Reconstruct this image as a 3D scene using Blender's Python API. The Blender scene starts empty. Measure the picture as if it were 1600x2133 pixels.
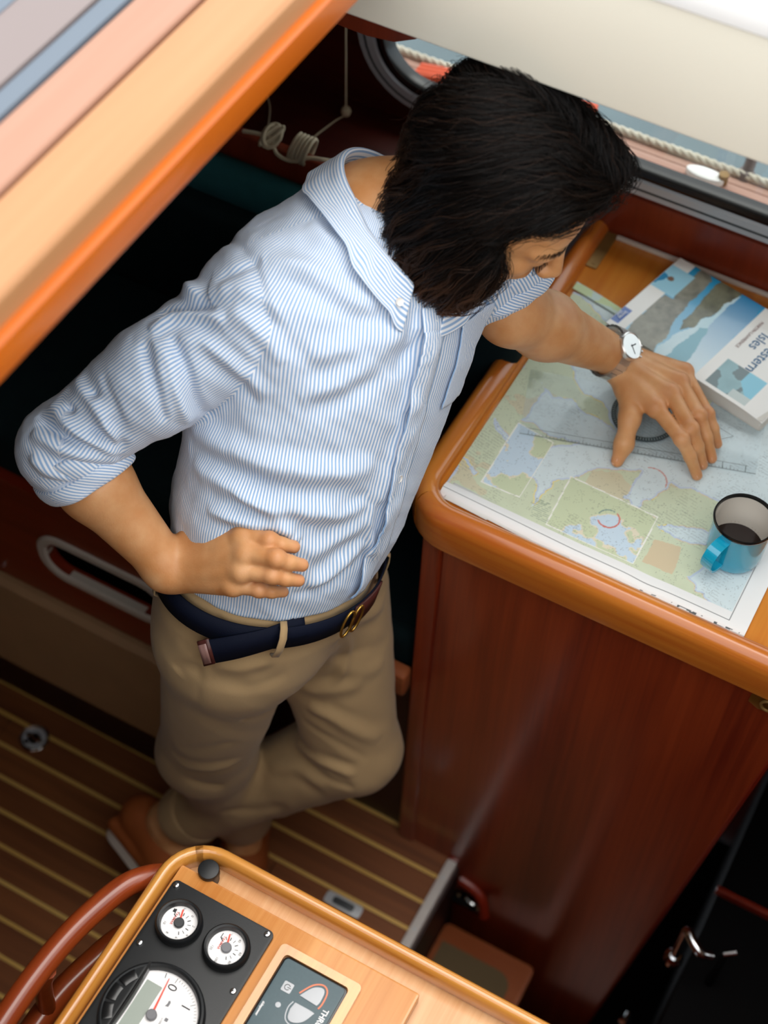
import bpy, bmesh, math, random
import numpy as np
from mathutils import Vector, Matrix
random.seed(7); rng = np.random.default_rng(7)
scene = bpy.context.scene
COL = scene.collection

# ---------------------------------------------------------------- camera
cam_d = bpy.data.cameras.new('camera'); cam = bpy.data.objects.new('camera', cam_d); COL.objects.link(cam)
R_ = ((0.8772262, 0.4792671, 0.0278806), (0.3995495, -0.6966526, -0.5958484), (-0.2661474, 0.5338335, -0.8026128))
r_, d_, f_ = [Vector(v) for v in R_]
m = Matrix((r_, -d_, -f_)).transposed().to_4x4(); m.translation = (0, 0, 2.65)
cam.matrix_world = m
cam_d.sensor_fit = 'HORIZONTAL'; cam_d.sensor_width = 24.0; cam_d.lens = 24.0 * 3250 / 1600
cam_d.clip_start = 0.05; cam_d.clip_end = 200
cam_d.dof.use_dof = True; cam_d.dof.focus_distance = 1.88; cam_d.dof.aperture_fstop = 2.8
scene.camera = cam
# ---------------------------------------------------------------- light
w = bpy.data.worlds.new('overcast_sky'); scene.world = w; w.use_nodes = True
nt = w.node_tree; nt.nodes.clear()
out = nt.nodes.new('ShaderNodeOutputWorld'); bg = nt.nodes.new('ShaderNodeBackground')
tc = nt.nodes.new('ShaderNodeTexCoord'); sx = nt.nodes.new('ShaderNodeSeparateXYZ'); rp = nt.nodes.new('ShaderNodeValToRGB')
nt.links.new(tc.outputs['Generated'], sx.inputs[0]); nt.links.new(sx.outputs['Z'], rp.inputs[0])
rp.color_ramp.elements[0].position = 0.0; rp.color_ramp.elements[0].color = (0.62, 0.68, 0.74, 1)
rp.color_ramp.elements[1].position = 1.0; rp.color_ramp.elements[1].color = (1.0, 0.99, 0.97, 1)
nt.links.new(rp.outputs[0], bg.inputs[0]); bg.inputs[1].default_value = 2.6
nt.links.new(bg.outputs[0], out.inputs[0])
sun_d = bpy.data.lights.new('veiled_sun', 'SUN'); sun = bpy.data.objects.new('veiled_sun', sun_d); COL.objects.link(sun)
sun_d.energy = 1.6; sun_d.angle = math.radians(40); sun_d.color = (1.0, 0.95, 0.88)
sun.rotation_euler = Vector((-0.10, -0.22, -1.0)).to_track_quat('-Z', 'Y').to_euler()
scene.view_settings.view_transform = 'Standard'; scene.view_settings.look = 'None'
scene.view_settings.exposure = 0.0; scene.view_settings.gamma = 1.0
scene.view_settings.use_curve_mapping = False

# ---------------------------------------------------------------- helpers
def lin(h):
    h = h.lstrip('#'); c = [int(h[i:i + 2], 16) / 255 for i in (0, 2, 4)]
    return tuple((x / 12.92 if x <= .04045 else ((x + .055) / 1.055) ** 2.4) for x in c) + (1,)
def newmat(name):
    mt = bpy.data.materials.new(name); mt.use_nodes = True
    return mt, mt.node_tree, mt.node_tree.nodes['Principled BSDF']
def N(nt, t, **kw):
    n = nt.nodes.new('ShaderNode' + t)
    for k, v in kw.items():
        if k.startswith('i_'):
            key = k[2:]; n.inputs[int(key) if key.isdigit() else key].default_value = v
        else: setattr(n, k, v)
    return n
def plain(name, c, rough=.5, metal=0., spec=.5, coat=0., noise=0.0, nscale=60., bump=0.):
    mt, nt, b = newmat(name); c = lin(c) if isinstance(c, str) else tuple(c) + (1,)
    b.inputs['Base Color'].default_value = c; b.inputs['Roughness'].default_value = rough
    b.inputs['Metallic'].default_value = metal; b.inputs['Specular IOR Level'].default_value = spec
    b.inputs['Coat Weight'].default_value = coat
    if noise or bump:
        tc = N(nt, 'TexCoord'); ns = N(nt, 'TexNoise'); ns.inputs['Scale'].default_value = nscale; ns.inputs['Detail'].default_value = 4
        nt.links.new(tc.outputs['Object'], ns.inputs['Vector'])
        if noise:
            mx = N(nt, 'MixRGB', blend_type='MULTIPLY'); mx.inputs[0].default_value = 1
            mx.inputs[1].default_value = c; mr = N(nt, 'MapRange'); mr.inputs['To Min'].default_value = 1 - noise; mr.inputs['To Max'].default_value = 1 + noise
            nt.links.new(ns.outputs[0], mr.inputs[0]); nt.links.new(mr.outputs[0], mx.inputs[2]); nt.links.new(mx.outputs[0], b.inputs['Base Color'])
        if bump:
            bp = N(nt, 'Bump'); bp.inputs['Strength'].default_value = 1; bp.inputs['Distance'].default_value = bump
            nt.links.new(ns.outputs[0], bp.inputs['Height']); nt.links.new(bp.outputs[0], b.inputs['Normal'])
    return mt
def wood(name, dark, light, axis='X', rough=.3, coat=.5, fine=1.0, amount=1.0):
    """varnished wood, grain running along one axis"""
    mt, nt, b = newmat(name)
    tc = N(nt, 'TexCoord'); mp = N(nt, 'Mapping'); lo, hi = 3.0, 70.0 * fine
    mp.inputs['Scale'].default_value = tuple(lo if a == axis else hi for a in 'XYZ')
    nt.links.new(tc.outputs['Object'], mp.inputs['Vector'])
    n1 = N(nt, 'TexNoise'); n1.inputs['Scale'].default_value = 1.0; n1.inputs['Detail'].default_value = 5; n1.inputs['Roughness'].default_value = .62
    n1.inputs['Distortion'].default_value = .25
    nt.links.new(mp.outputs[0], n1.inputs['Vector'])
    mp2 = N(nt, 'Mapping'); mp2.inputs['Scale'].default_value = tuple(1.5 if a == axis else 14.0 for a in 'XYZ')
    nt.links.new(tc.outputs['Object'], mp2.inputs['Vector'])
    n2 = N(nt, 'TexNoise'); n2.inputs['Scale'].default_value = 1.0; n2.inputs['Detail'].default_value = 2; n2.inputs['Distortion'].default_value = .6
    nt.links.new(mp2.outputs[0], n2.inputs['Vector'])
    ad = N(nt, 'Math', operation='MULTIPLY_ADD'); ad.inputs[1].default_value = .55; nt.links.new(n2.outputs[0], ad.inputs[0])
    m1 = N(nt, 'Math', operation='MULTIPLY'); m1.inputs[1].default_value = .45; nt.links.new(n1.outputs[0], m1.inputs[0]); nt.links.new(m1.outputs[0], ad.inputs[2])
    cr = N(nt, 'ValToRGB'); e = cr.color_ramp.elements
    e[0].position = .5 - .17 / amount; e[0].color = lin(dark); e[1].position = .5 + .15 / amount; e[1].color = lin(light)
    nt.links.new(ad.outputs[0], cr.inputs[0]); nt.links.new(cr.outputs[0], b.inputs['Base Color'])
    b.inputs['Roughness'].default_value = rough; b.inputs['Coat Weight'].default_value = coat; b.inputs['Coat Roughness'].default_value = .12
    b.inputs['Specular IOR Level'].default_value = .4
    bp = N(nt, 'Bump'); bp.inputs['Strength'].default_value = .25; bp.inputs['Distance'].default_value = .0006
    nt.links.new(n1.outputs[0], bp.inputs['Height']); nt.links.new(bp.outputs[0], b.inputs['Normal'])
    return mt
def link(name, me, mat, parent=None, smooth=True, **props):
    o = bpy.data.objects.new(name, me); COL.objects.link(o)
    if mat is not None:
        me.materials.clear()
        for q in (mat if isinstance(mat, (list, tuple)) else [mat]): me.materials.append(q)
    if parent is not None: o.parent = parent
    for k, v in props.items(): o[k] = v
    return o
def bm_obj(name, bm, mat, parent=None, smooth=True, auto=35, **props):
    me = bpy.data.meshes.new(name); bm.normal_update()
    flat = [f.select for f in bm.faces]
    bm.to_mesh(me); bm.free()
    if smooth:
        me.polygons.foreach_set('use_smooth', [not q for q in flat]); me.set_sharp_from_angle(angle=math.radians(auto)); me.update()
    return link(name, me, mat, parent, **props)
def arr_obj(name, V, F, mat, parent=None, smooth=True, **props):
    me = bpy.data.meshes.new(name); me.from_pydata([tuple(map(float, v)) for v in V], [], [tuple(map(int, f)) for f in F]); me.update()
    if smooth: me.polygons.foreach_set('use_smooth', [True] * len(me.polygons))
    return link(name, me, mat, parent, **props)
def empty(name, loc=(0, 0, 0), **props):
    o = bpy.data.objects.new(name, None); COL.objects.link(o); o.location = loc; o.empty_display_size = .05
    for k, v in props.items(): o[k] = v
    return o
def thing(name, label, cat, loc=(0, 0, 0), group=None):
    """Empty at the base; parts are built in world coordinates and get the inverse offset"""
    o = empty(name, loc); o['label'] = label; o['category'] = cat
    if group: o['group'] = group
    return o
def tag(o, label, cat, group=None):
    o['label'] = label; o['category'] = cat
    if group: o['group'] = group
    return o
def settle(root):
    """parts were modelled in world space: move the offset into each child"""
    for ch in root.children: ch.matrix_parent_inverse = Matrix.Translation(-root.location)
def bevel(bm, w, seg=2, ang=30):
    es = [e for e in bm.edges if len(e.link_faces) == 2 and e.calc_face_angle(0) > math.radians(ang)]
    if es and w > 0: bmesh.ops.bevel(bm, geom=es, offset=w, segments=seg, profile=.6, affect='EDGES', clamp_overlap=True)
def mark(bm, keep):
    """the broad faces of a bevelled solid stay flat shaded"""
    for f in bm.faces: f.select = False
    for f in keep:
        if f.is_valid: f.select = True
def box_bm(x, y, z, bev=0., seg=2):
    bm = bmesh.new()
    vs = [bm.verts.new((a, b, c)) for a in x for b in y for c in z]
    for f in ((0, 1, 3, 2), (4, 6, 7, 5), (0, 4, 5, 1), (2, 3, 7, 6), (0, 2, 6, 4), (1, 5, 7, 3)): bm.faces.new([vs[i] for i in f])
    bmesh.ops.recalc_face_normals(bm, faces=bm.faces); keep = list(bm.faces)
    bevel(bm, bev, seg); mark(bm, keep); return bm
def box(name, x, y, z, mat, parent=None, bev=.003, seg=2, **props): return bm_obj(name, box_bm(x, y, z, bev, seg), mat, parent, **props)
def prism_bm(outline, z0, z1, bev=0., seg=2):
    bm = bmesh.new(); lo = [bm.verts.new((p[0], p[1], z0)) for p in outline]; hi = [bm.verts.new((p[0], p[1], z1)) for p in outline]
    n = len(outline); bm.faces.new(hi); bm.faces.new(lo[::-1])
    for i in range(n): bm.faces.new((lo[i], lo[(i + 1) % n], hi[(i + 1) % n], hi[i]))
    bmesh.ops.recalc_face_normals(bm, faces=bm.faces); keep = list(bm.faces) if n <= 12 else list(bm.faces)[:2]
    bevel(bm, bev, seg, 40); mark(bm, keep); return bm
def prism(name, outline, z0, z1, mat, parent=None, bev=.002, seg=2, **props): return bm_obj(name, prism_bm(outline, z0, z1, bev, seg), mat, parent, **props)
def rrect(x0, x1, y0, y1, r, seg=6, corners=(1, 1, 1, 1)):
    """rounded rectangle counter-clockwise; corners: (x1y1, x0y1, x0y0, x1y0)"""
    pts = []
    for k, (cx, cy, sxn, syn) in enumerate(((x1, y1, -1, -1), (x0, y1, 1, -1), (x0, y0, 1, 1), (x1, y0, -1, 1))):
        rr = r if corners[k] else 0
        if rr == 0: pts.append((cx, cy)); continue
        c = (cx + sxn * rr, cy + syn * rr); a0 = k * math.pi / 2
        for i in range(seg + 1):
            a = a0 + i / seg * math.pi / 2; pts.append((c[0] + rr * math.cos(a), c[1] + rr * math.sin(a)))
    return pts
def circle(cx, cy, r, n=32, a0=0., a1=2 * math.pi, end=False):
    return [(cx + r * math.cos(a0 + (a1 - a0) * i / n), cy + r * math.sin(a0 + (a1 - a0) * i / n)) for i in range(n + (1 if end else 0))]
def catmull(pts, per=8, closed=False):
    P = [np.array(p, float) for p in pts]; n = len(P); outp = []
    for i in range(n if closed else n - 1):
        if closed: a, b, c, d = P[(i - 1) % n], P[i], P[(i + 1) % n], P[(i + 2) % n]
        else: a, b, c, d = P[max(i - 1, 0)], P[i], P[i + 1], P[min(i + 2, n - 1)]
        for k in range(per):
            t = k / per; outp.append(.5 * (2 * b + (c - a) * t + (2 * a - 5 * b + 4 * c - d) * t * t + (3 * b - a - 3 * c + d) * t ** 3))
    if not closed: outp.append(P[-1])
    return np.array(outp)
def sweep_bm(path, prof, closed=False, up=(0, 0, 1), caps=True, bm=None, scale=None):
    """sweep a 2-D profile (u = sideways, v = up) along a path"""
    bm = bm or bmesh.new(); P = [Vector(p) for p in path]; n = len(P); up = Vector(up); rings = []
    for i in range(n):
        a = P[(i - 1) % n] if (closed or i > 0) else P[i]; b = P[(i + 1) % n] if (closed or i < n - 1) else P[i]
        t = (b - a).normalized(); s = t.cross(up)
        s = s.normalized() if s.length > 1e-6 else t.cross(Vector((1, 0.01, 0))).normalized()
        v = s.cross(t)
        k = 1.0
        if scale is not None: k = scale[i]
        # mitre
        if closed or 0 < i < n - 1:
            ta, tb = (P[i] - a).normalized(), (b - P[i]).normalized(); c = max(.5, t.dot(ta)); ms = 1 / c
        else: ms = 1.
        rings.append([bm.verts.new(P[i] + s * (u * ms * k) + v * (w_ * k)) for u, w_ in prof])
    L = len(prof)
    for i in range(n if closed else n - 1):
        A, B = rings[i], rings[(i + 1) % n]
        for j in range(L): bm.faces.new((A[j], A[(j + 1) % L], B[(j + 1) % L], B[j]))
    if caps and not closed: bm.faces.new(rings[0][::-1]); bm.faces.new(rings[-1])
    bmesh.ops.recalc_face_normals(bm, faces=bm.faces); return bm
def tube_bm(path, r, seg=10, closed=False, bm=None, scale=None):
    """round tube with parallel-transport frame"""
    bm = bm or bmesh.new(); P = [Vector(p) for p in path]; n = len(P); rings = []
    t0 = (P[1] - P[0]).normalized(); s = t0.orthogonal().normalized()
    for i in range(n):
        a = P[(i - 1) % n] if (closed or i > 0) else P[i]; b = P[(i + 1) % n] if (closed or i < n - 1) else P[i]
        t = (b - a).normalized(); s = (s - t * s.dot(t)).normalized(); v = t.cross(s); k = r * (scale[i] if scale is not None else 1.)
        rings.append([bm.verts.new(P[i] + (s * math.cos(q) + v * math.sin(q)) * k) for q in [2 * math.pi * j / seg for j in range(seg)]])
    for i in range(n if closed else n - 1):
        A, B = rings[i], rings[(i + 1) % n]
        for j in range(seg): bm.faces.new((A[j], A[(j + 1) % seg], B[(j + 1) % seg], B[j]))
    if not closed: bm.faces.new(rings[0][::-1]); bm.faces.new(rings[-1])
    bmesh.ops.recalc_face_normals(bm, faces=bm.faces); return bm
def tube(name, path, r, mat, parent=None, seg=10, closed=False, **props): return bm_obj(name, tube_bm(path, r, seg, closed), mat, parent, auto=60, **props)
def lathe_bm(profile, c, seg=40, cap0=True, cap1=True, axis=None):
    """profile: (radius, height) list"""
    bm = bmesh.new(); rings = []
    for r, z in profile:
        rings.append([bm.verts.new((c[0] + r * math.cos(a), c[1] + r * math.sin(a), c[2] + z)) for a in [2 * math.pi * j / seg for j in range(seg)]])
    for A, B in zip(rings, rings[1:]):
        for j in range(seg): bm.faces.new((A[j], A[(j + 1) % seg], B[(j + 1) % seg], B[j]))
    if cap0: bm.faces.new(rings[0][::-1])
    if cap1: bm.faces.new(rings[-1])
    bmesh.ops.recalc_face_normals(bm, faces=bm.faces); return bm
def lathe(name, profile, c, mat, parent=None, seg=40, cap0=True, cap1=True, **props): return bm_obj(name, lathe_bm(profile, c, seg, cap0, cap1), mat, parent, **props)
def plate_hole_bm(outer, inner, fn, depth):
    """flat plate between two loops with equal counts, fn maps (u,v,w) to 3-D, w = 0..depth"""
    bm = bmesh.new(); n = len(outer)
    L = [[bm.verts.new(fn(p[0], p[1], wd)) for p in loop] for loop, wd in ((outer, 0), (inner, 0), (inner, depth), (outer, depth))]
    for A, B in ((0, 1), (1, 2), (2, 3), (3, 0)):
        for i in range(n): bm.faces.new((L[A][i], L[A][(i + 1) % n], L[B][(i + 1) % n], L[B][i]))
    bmesh.ops.recalc_face_normals(bm, faces=bm.faces); return bm
_tc = {}
def text_mesh(s, size, bold=False):
    cu = bpy.data.curves.new('lettering', 'FONT'); cu.body = s; cu.size = size; cu.align_x = 'CENTER'; cu.align_y = 'CENTER'; cu.resolution_u = 3
    if bold: cu.offset = size * .02
    o = bpy.data.objects.new('lettering', cu); COL.objects.link(o); dg = bpy.context.evaluated_depsgraph_get(); dg.update()
    me = bpy.data.meshes.new_from_object(o.evaluated_get(dg)); bpy.data.objects.remove(o); bpy.data.curves.remove(cu)
    return me
def lettering(name, s, size, loc, rotz, mat, parent=None, bold=False, sx_=1.0, **props):
    """flat printed words lying on a horizontal surface"""
    me = text_mesh(s, size, bold); M = Matrix.Translation(loc) @ Matrix.Rotation(rotz, 4, 'Z') @ Matrix.Diagonal((sx_, 1, 1, 1))
    me.transform(M); return link(name, me, mat, parent, **props)

# ---------------------------------------------------------------- materials
M = {}
M['cabinet'] = wood('dark_mahogany', '#6b2010', '#983c1b', 'Z', rough=.36, coat=.8, fine=2.2)
_b = M['cabinet'].node_tree.nodes['Principled BSDF']; _b.inputs['Coat Roughness'].default_value = .17; _b.inputs['Coat IOR'].default_value = 1.5
M['cabinet_x'] = wood('dark_mahogany_along', '#6a1c0c', '#8c2f16', 'X', rough=.35, coat=.3)
M['rim'] = wood('varnished_rim', '#b4561a', '#d4842f', 'X', rough=.28, coat=.7, fine=1.2)
M['rim_y'] = wood('varnished_rim_athwart', '#b4561a', '#d4842f', 'Y', rough=.28, coat=.7, fine=1.2)
M['table'] = wood('table_veneer', '#c4701f', '#dc9138', 'Y', rough=.35, coat=.4)
M['console_board'] = wood('pale_oak_veneer', '#cc9562', '#dfb284', 'Y', rough=.35, coat=.4, fine=2.4)
M['console'] = wood('honey_oak_veneer', '#ba7230', '#d59654', 'Y', rough=.32, coat=.5, fine=2.0)
M['console_rim'] = wood('honey_oak_rim', '#b06a22', '#dc9d4c', 'X', rough=.22, coat=.9, fine=1.5)
M['console_rim_y'] = wood('honey_oak_rim_athwart', '#b06a22', '#dc9d4c', 'Y', rough=.22, coat=.9, fine=1.5)
M['rail'] = wood('mahogany_rail', '#7a2f12', '#a84c20', 'Y', rough=.3, coat=.5, fine=1.2)
M['hatch'] = wood('hatch_frame_oak', '#a5744a', '#ae7d54', 'Y', rough=.5, coat=.1)
M['hatch_low'] = wood('hatch_frame_side', '#b5560f', '#c0620f', 'Y', rough=.35, coat=.4)
M['hatch_pink'] = wood('hatch_inner_rail', '#9c725c', '#a57b66', 'Y', rough=.5, coat=.1)  # pinkish tone imitates glare on the wood
M['floor'] = wood('teak_sole', '#5c3016', '#8e552c', 'X', rough=.55, coat=.02, fine=.8, amount=.8)
M['holly'] = wood('holly_strip', '#d0a250', '#e2bb6c', 'X', rough=.45, coat=.1)
M['locker'] = plain('brown_locker_board', '#a88460', .5, noise=.15, nscale=12)
M['toe'] = plain('dark_toe_board', '#2c0a07', .5)
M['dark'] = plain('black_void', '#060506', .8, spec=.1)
M['wall'] = wood('hull_lining_mahogany', '#330d07', '#4a150a', 'X', rough=.4, coat=.15)
M['panel'] = wood('window_board', '#6b2510', '#84321a', 'Z', rough=.4, coat=.25)
M['cream'] = plain('cream_headliner', '#e6dfcd', .45, noise=.015, nscale=8)
M['gel'] = plain('white_gelcoat', '#f2f0ec', .3, coat=.4)
M['gelgrey'] = plain('pale_grey_gelcoat', '#796d6b', .45, coat=.1)
M['bluegrey'] = plain('blue_grey_seal_and_sheen', '#5c6773', .5)  # seal colour, also used for the painted sky streak on the lid
M['cushion'] = plain('dark_teal_cloth', '#0b1c1f', .85, spec=.15, noise=.3, nscale=40, bump=.0004)
M['teal'] = plain('teal_cloth_lit', '#1f5257', .8, spec=.2, noise=.15, nscale=60)  # lighter copy of the dark teal cloth, coloured as if lit from above
M['rubber'] = plain('black_rubber', '#08080a', .25, spec=.6)
M['alu'] = plain('brushed_aluminium', '#c4c8cc', .4, metal=.2)
M['aludark'] = plain('dark_window_frame', '#474b4e', .4, metal=.3)
M['chrome'] = plain('chrome', '#d8dadc', .12, metal=1.)
M['brass'] = plain('brass', '#c49a48', .3, metal=.9)
M['oldbrass'] = plain('aged_brass_plate', '#8a6a3a', .5, metal=.4, noise=.15, nscale=90)
M['cord'] = plain('cream_cord', '#b8a88c', .8)
M['white'] = plain('white_plastic', '#e9e8e6', .35)
M['strip'] = plain('worn_white_threshold', '#cfc9c4', .35, noise=.08, nscale=50)
M['ovalframe'] = plain('pale_grip_frame', '#cfc6ba', .35)
M['black'] = plain('black_plastic', '#16181a', .42, spec=.4, bump=.00008, nscale=900)
M['blackgloss'] = plain('gloss_black_plastic', '#0d0f11', .22, spec=.5)
M['ink'] = plain('black_print', '#1c1d1f', .6)
M['redink'] = plain('red_print', '#c8402c', .6)
M['carpet'] = plain('olive_tread_pad', '#6a5a42', .9, spec=.1)
M['step'] = wood('step_mahogany', '#8a441f', '#a8603a', 'X', rough=.4, coat=.2)
M['redtrim'] = wood('red_edge_trim', '#6e1a0a', '#8a2812', 'Z', rough=.35, coat=.4)

# ---------------------------------------------------------------- floor (teak and holly sole)
floor = box('floor', (-2.4, -.395), (-1.0, 1.16), (-.03, -.006), M['toe'], bev=0, kind='structure')
pitch = .0557
plank_me = {}
for k in range(24):
    y1 = 1.150 - k * pitch; y0 = y1 - pitch
    if y0 < -.2: break
    spans = [(-2.38, -.397)] if k < 3 else [(-2.38, -1.262), (-1.260, -.672), (-.670, -.397)]
    for a, b in spans: box('plank', (a, b), (y0 + .0001, y1 - .0074), (-.006, 0), M['floor'], floor, bev=.0006, seg=1)
    box('inlay_strip', (-2.38, -.397), (y1 - .0072, y1 - .0002), (-.006, -.0003), M['holly'], floor, bev=0)
st = prism('threshold', [(-.400, 1.128), (-.381, 1.128), (-.381, .64), (-.400, .64)], -.02, .012, M['strip'], bev=.004)
tag(st, 'worn white metal threshold strip at the end of the striped wooden floor', 'threshold strip')
end = bm_obj('threshold_block', box_bm((-.401, -.381), (1.128, 1.149), (-.02, .012), .003), M['redtrim'], st)
for py in (1.09, .98, .86): lathe('screw', [(.003, .012), (.003, .0128), (.001, .013)], (-.3905, py, 0), M['alu'], st, seg=10)
fl = thing('floor_latch', 'round chrome latch set in the striped wooden floor', 'floor latch', (-1.198, .963, 0))
lathe('rim', [(.028, 0), (.028, .002), (.026, .0035), (.0225, .002), (.0225, .0005)], (-1.198, .963, 0), M['chrome'], fl, seg=32, cap1=False)
lathe('cup', [(.0225, .0005), (.018, .001), (.012, .0005), (.0, .0005)], (-1.198, .963, 0), M['alu'], fl, seg=24, cap1=False)
box('finger_bar', (-1.216, -1.180), (.958, .968), (.001, .004), M['chrome'], fl, bev=.0015)
lathe('keyhole', [(.005, .0015), (.005, .0022)], (-1.207, .950, 0), M['dark'], fl, seg=12)
fp = thing('floor_pull', 'flush rectangular metal lift plate in floor beyond the console', 'lift plate', (-.524, .962, 0))
prism('plate', rrect(-.560, -.488, .950, .974, .006), 0, .0018, M['alu'], fp, bev=.0006)
prism('ring', rrect(-.545, -.503, .955, .969, .005), .0018, .0032, M['aludark'], fp, bev=.0006)

# ---------------------------------------------------------------- chart table and its cabinet
ct = thing('chart_table', 'raised mahogany chart table with rounded orange rim and dark cabinet front', 'table', (-.25, 1.13, 0))
body = box('cabinet_side', (-.497, -.480), (1.135, 1.74), (-.0, .95), M['cabinet'], ct)
box('corner_post', (-.503, -.472), (1.127, 1.150), (0, .95), M['cabinet'], ct, bev=.006, seg=3)
bm = bmesh.new()
fr = [(-.482, 1.133, .95), (.042, 1.133, .95), (-.085, 1.133, -.62), (-.482, 1.133, -.62)]
a = [bm.verts.new(p) for p in fr]; b = [bm.verts.new((p[0], 1.15, p[2])) for p in fr]
bm.faces.new(a); bm.faces.new(b[::-1])
for i in range(4): bm.faces.new((a[i], b[i], b[(i + 1) % 4], a[(i + 1) % 4]))
bmesh.ops.recalc_face_normals(bm, faces=bm.faces); bm_obj('front_panel', bm, M['cabinet'], ct)
bm_obj('edge_trim', tube_bm([(.043, 1.138, .95), (-.083, 1.138, -.62)], .006, 8), M['redtrim'], ct)
box('base_board', (-.497, -.39), (1.140, 1.155), (-.62, .0), M['toe'], ct)
prism('worktop', rrect(-.526, .45, 1.122, 1.738, .055, 8, (0, 0, 1, 0)), .985, 1.004, M['table'], ct, bev=.001)
prof = [(-.017, 0), (.011, 0), (.0165, .006), (.0175, .014), (.0175, .052), (.016, .062), (.011, .070), (.003, .0745), (-.005, .074), (-.012, .070), (-.0165, .064), (-.017, .056)]
pth = [(-.521, 1.738, .947), (-.521, 1.30, .947)] + [(-.521 + .055 - .055 * math.cos(q), 1.182 - .055 * math.sin(q), .947) for q in [i / 8 * math.pi / 2 for i in range(9)]]
bm_obj('rim', sweep_bm(pth[:7], prof), M['rim_y'], ct)
bm_obj('rim', sweep_bm(pth[6:] + [(.45, 1.127, .947)], prof), M['rim'], ct)
hp = thing('hinge_plate', 'aged brass plate screwed to the chart table behind the arm', 'hinge plate', (-.505, 1.69, 1.004))
prism('plate', rrect(-.520, -.487, 1.648, 1.733, .002, 3), 1.004, 1.0062, M['oldbrass'], hp, bev=.0006)
for q in ((-.512, 1.656), (-.495, 1.656), (-.512, 1.69), (-.495, 1.69), (-.512, 1.724), (-.495, 1.724)):
    lathe('screw', [(.0025, 1.0062), (.0025, 1.0068), (.0008, 1.0064)], (*q, 0), M['oldbrass'], hp, seg=10)
bl = thing('brass_hook', 'brass hook plate on the dark cabinet front under the table rim', 'hook', (-.005, 1.13, .92))
hook_out = [(-.026, .905), (-.026, .918), (-.020, .942), (-.014, .948), (-.006, .945), (.000, .936), (.008, .940), (.020, .940), (.026, .92), (.018, .905), (.004, .900), (-.012, .897)]
bm = prism_bm(hook_out, 0, .005, .001); bmesh.ops.transform(bm, matrix=Matrix(((1, 0, 0, 0), (0, 0, -1, 1.133), (0, 1, 0, 0), (0, 0, 0, 1))), verts=bm.verts)
bm_obj('plate', bm, M['brass'], bl)
bm_obj('hook_eye', tube_bm([(-.002 + .008 * math.cos(q), 1.124 - .002 * i / 5, .922 + .008 * math.sin(q)) for i, q in enumerate([.6 + k * .5 for k in range(11)])], .0022, 8), M['oldbrass'], bl)

# ---------------------------------------------------------------- settee
se = thing('settee', 'dark red settee base with oval grip hole and brown lower board', 'settee', (-1.4, 1.035, 0))
hole = rrect(-1.117, -.900, .540, .620, .036, 8); outer = rrect(-1.150, -.868, .49, .665, .001, 8)
fn = lambda u, v, wd: (u, 1.036 + wd, v)
bm_obj('front_panel', plate_hole_bm(outer, hole, fn, .018), M['cabinet_x'], se)
box('front_board', (-2.3, -1.150), (1.036, 1.054), (.44, .735), M['cabinet_x'], se, bev=0)
box('front_board', (-.868, -.80), (1.036, 1.054), (.44, .735), M['cabinet_x'], se, bev=0)
box('front_board', (-1.150, -.868), (1.036, 1.054), (.665, .735), M['cabinet_x'], se, bev=0)
box('front_board', (-1.150, -.868), (1.036, 1.054), (.44, .49), M['cabinet_x'], se, bev=0)
gp = [(p[0], 1.034, p[1]) for p in rrect(-1.125, -.892, .532, .628, .042, 8)]
bm_obj('grip_frame', sweep_bm(gp, [(-.008, -.014), (.011, -.014), (.011, .0), (.008, .003), (-.004, .003), (-.008, -.001)], closed=True, up=(0, -1, 0)), M['ovalframe'], se)
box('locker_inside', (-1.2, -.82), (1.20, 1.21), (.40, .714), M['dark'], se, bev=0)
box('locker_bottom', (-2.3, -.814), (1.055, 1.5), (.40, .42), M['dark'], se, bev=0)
box('end_panel', (-.812, -.80), (1.036, 1.5), (0, .735), M['cabinet_x'], se, bev=.001)
bm = bmesh.new()
sec = [(1.030, .432), (1.018, .425), (1.000, .19), (1.012, .18), (1.05, .18), (1.05, .432)]
A = [bm.verts.new((-2.3, p[0], p[1])) for p in sec]; B = [bm.verts.new((-.80, p[0], p[1])) for p in sec]
bm.faces.new(A); bm.faces.new(B[::-1])
for i in range(6): bm.faces.new((A[i], B[i], B[(i + 1) % 6], A[(i + 1) % 6]))
bmesh.ops.recalc_face_normals(bm, faces=bm.faces); bm_obj('lower_board', bm, M['locker'], se, auto=20)
box('toe_board', (-2.3, -.80), (1.034, 1.05), (0, .182), M['toe'], se, bev=0)
lathe('lock_stud', [(.0001, .0), (.006, .0), (.006, .004), (.002, .005)], (0, 0, 0), M['chrome'], se, seg=12)
o = [c for c in se.children if c.name.startswith('lock_stud')][0]
o.data.transform(Matrix.Translation((-1.25, 1.021, .428)) @ Matrix.Rotation(math.pi / 2, 4, 'X'))
box('seat_deck', (-2.3, -.80), (1.054, 1.5), (.715, .735), M['toe'], se, bev=0)
sl = thing('seat_locker', 'low dark seat base with wooden lip between settee and chart table', 'seat', (-.65, 1.14, 0))
box('front_panel', (-.80, -.503), (1.150, 1.165), (0, .53), M['toe'], sl)
box('seat_lip', (-.80, -.504), (1.108, 1.135), (.53, .587), M['step'], sl, bev=.008, seg=3)
box('seat_deck', (-.80, -.503), (1.135, 1.5), (.515, .535), M['toe'], sl, bev=0)
def cushion(name, x, y, z, label, r=.03, mat='cushion', group=None):
    bm = box_bm(x, y, z, r, 5); o = bm_obj(name, bm, M[mat], auto=80); tag(o, label, 'cushion', group); return o
cs = cushion('seat_cushion', (-1.45, -.81), (1.045, 1.44), (.736, .845), 'dark teal seat cushion on the settee behind the elbow')
cs2 = cushion('seat_cushion', (-2.2, -1.455), (1.045, 1.44), (.736, .845), 'dark seat cushion at the far end of the settee in deep shade')
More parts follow.
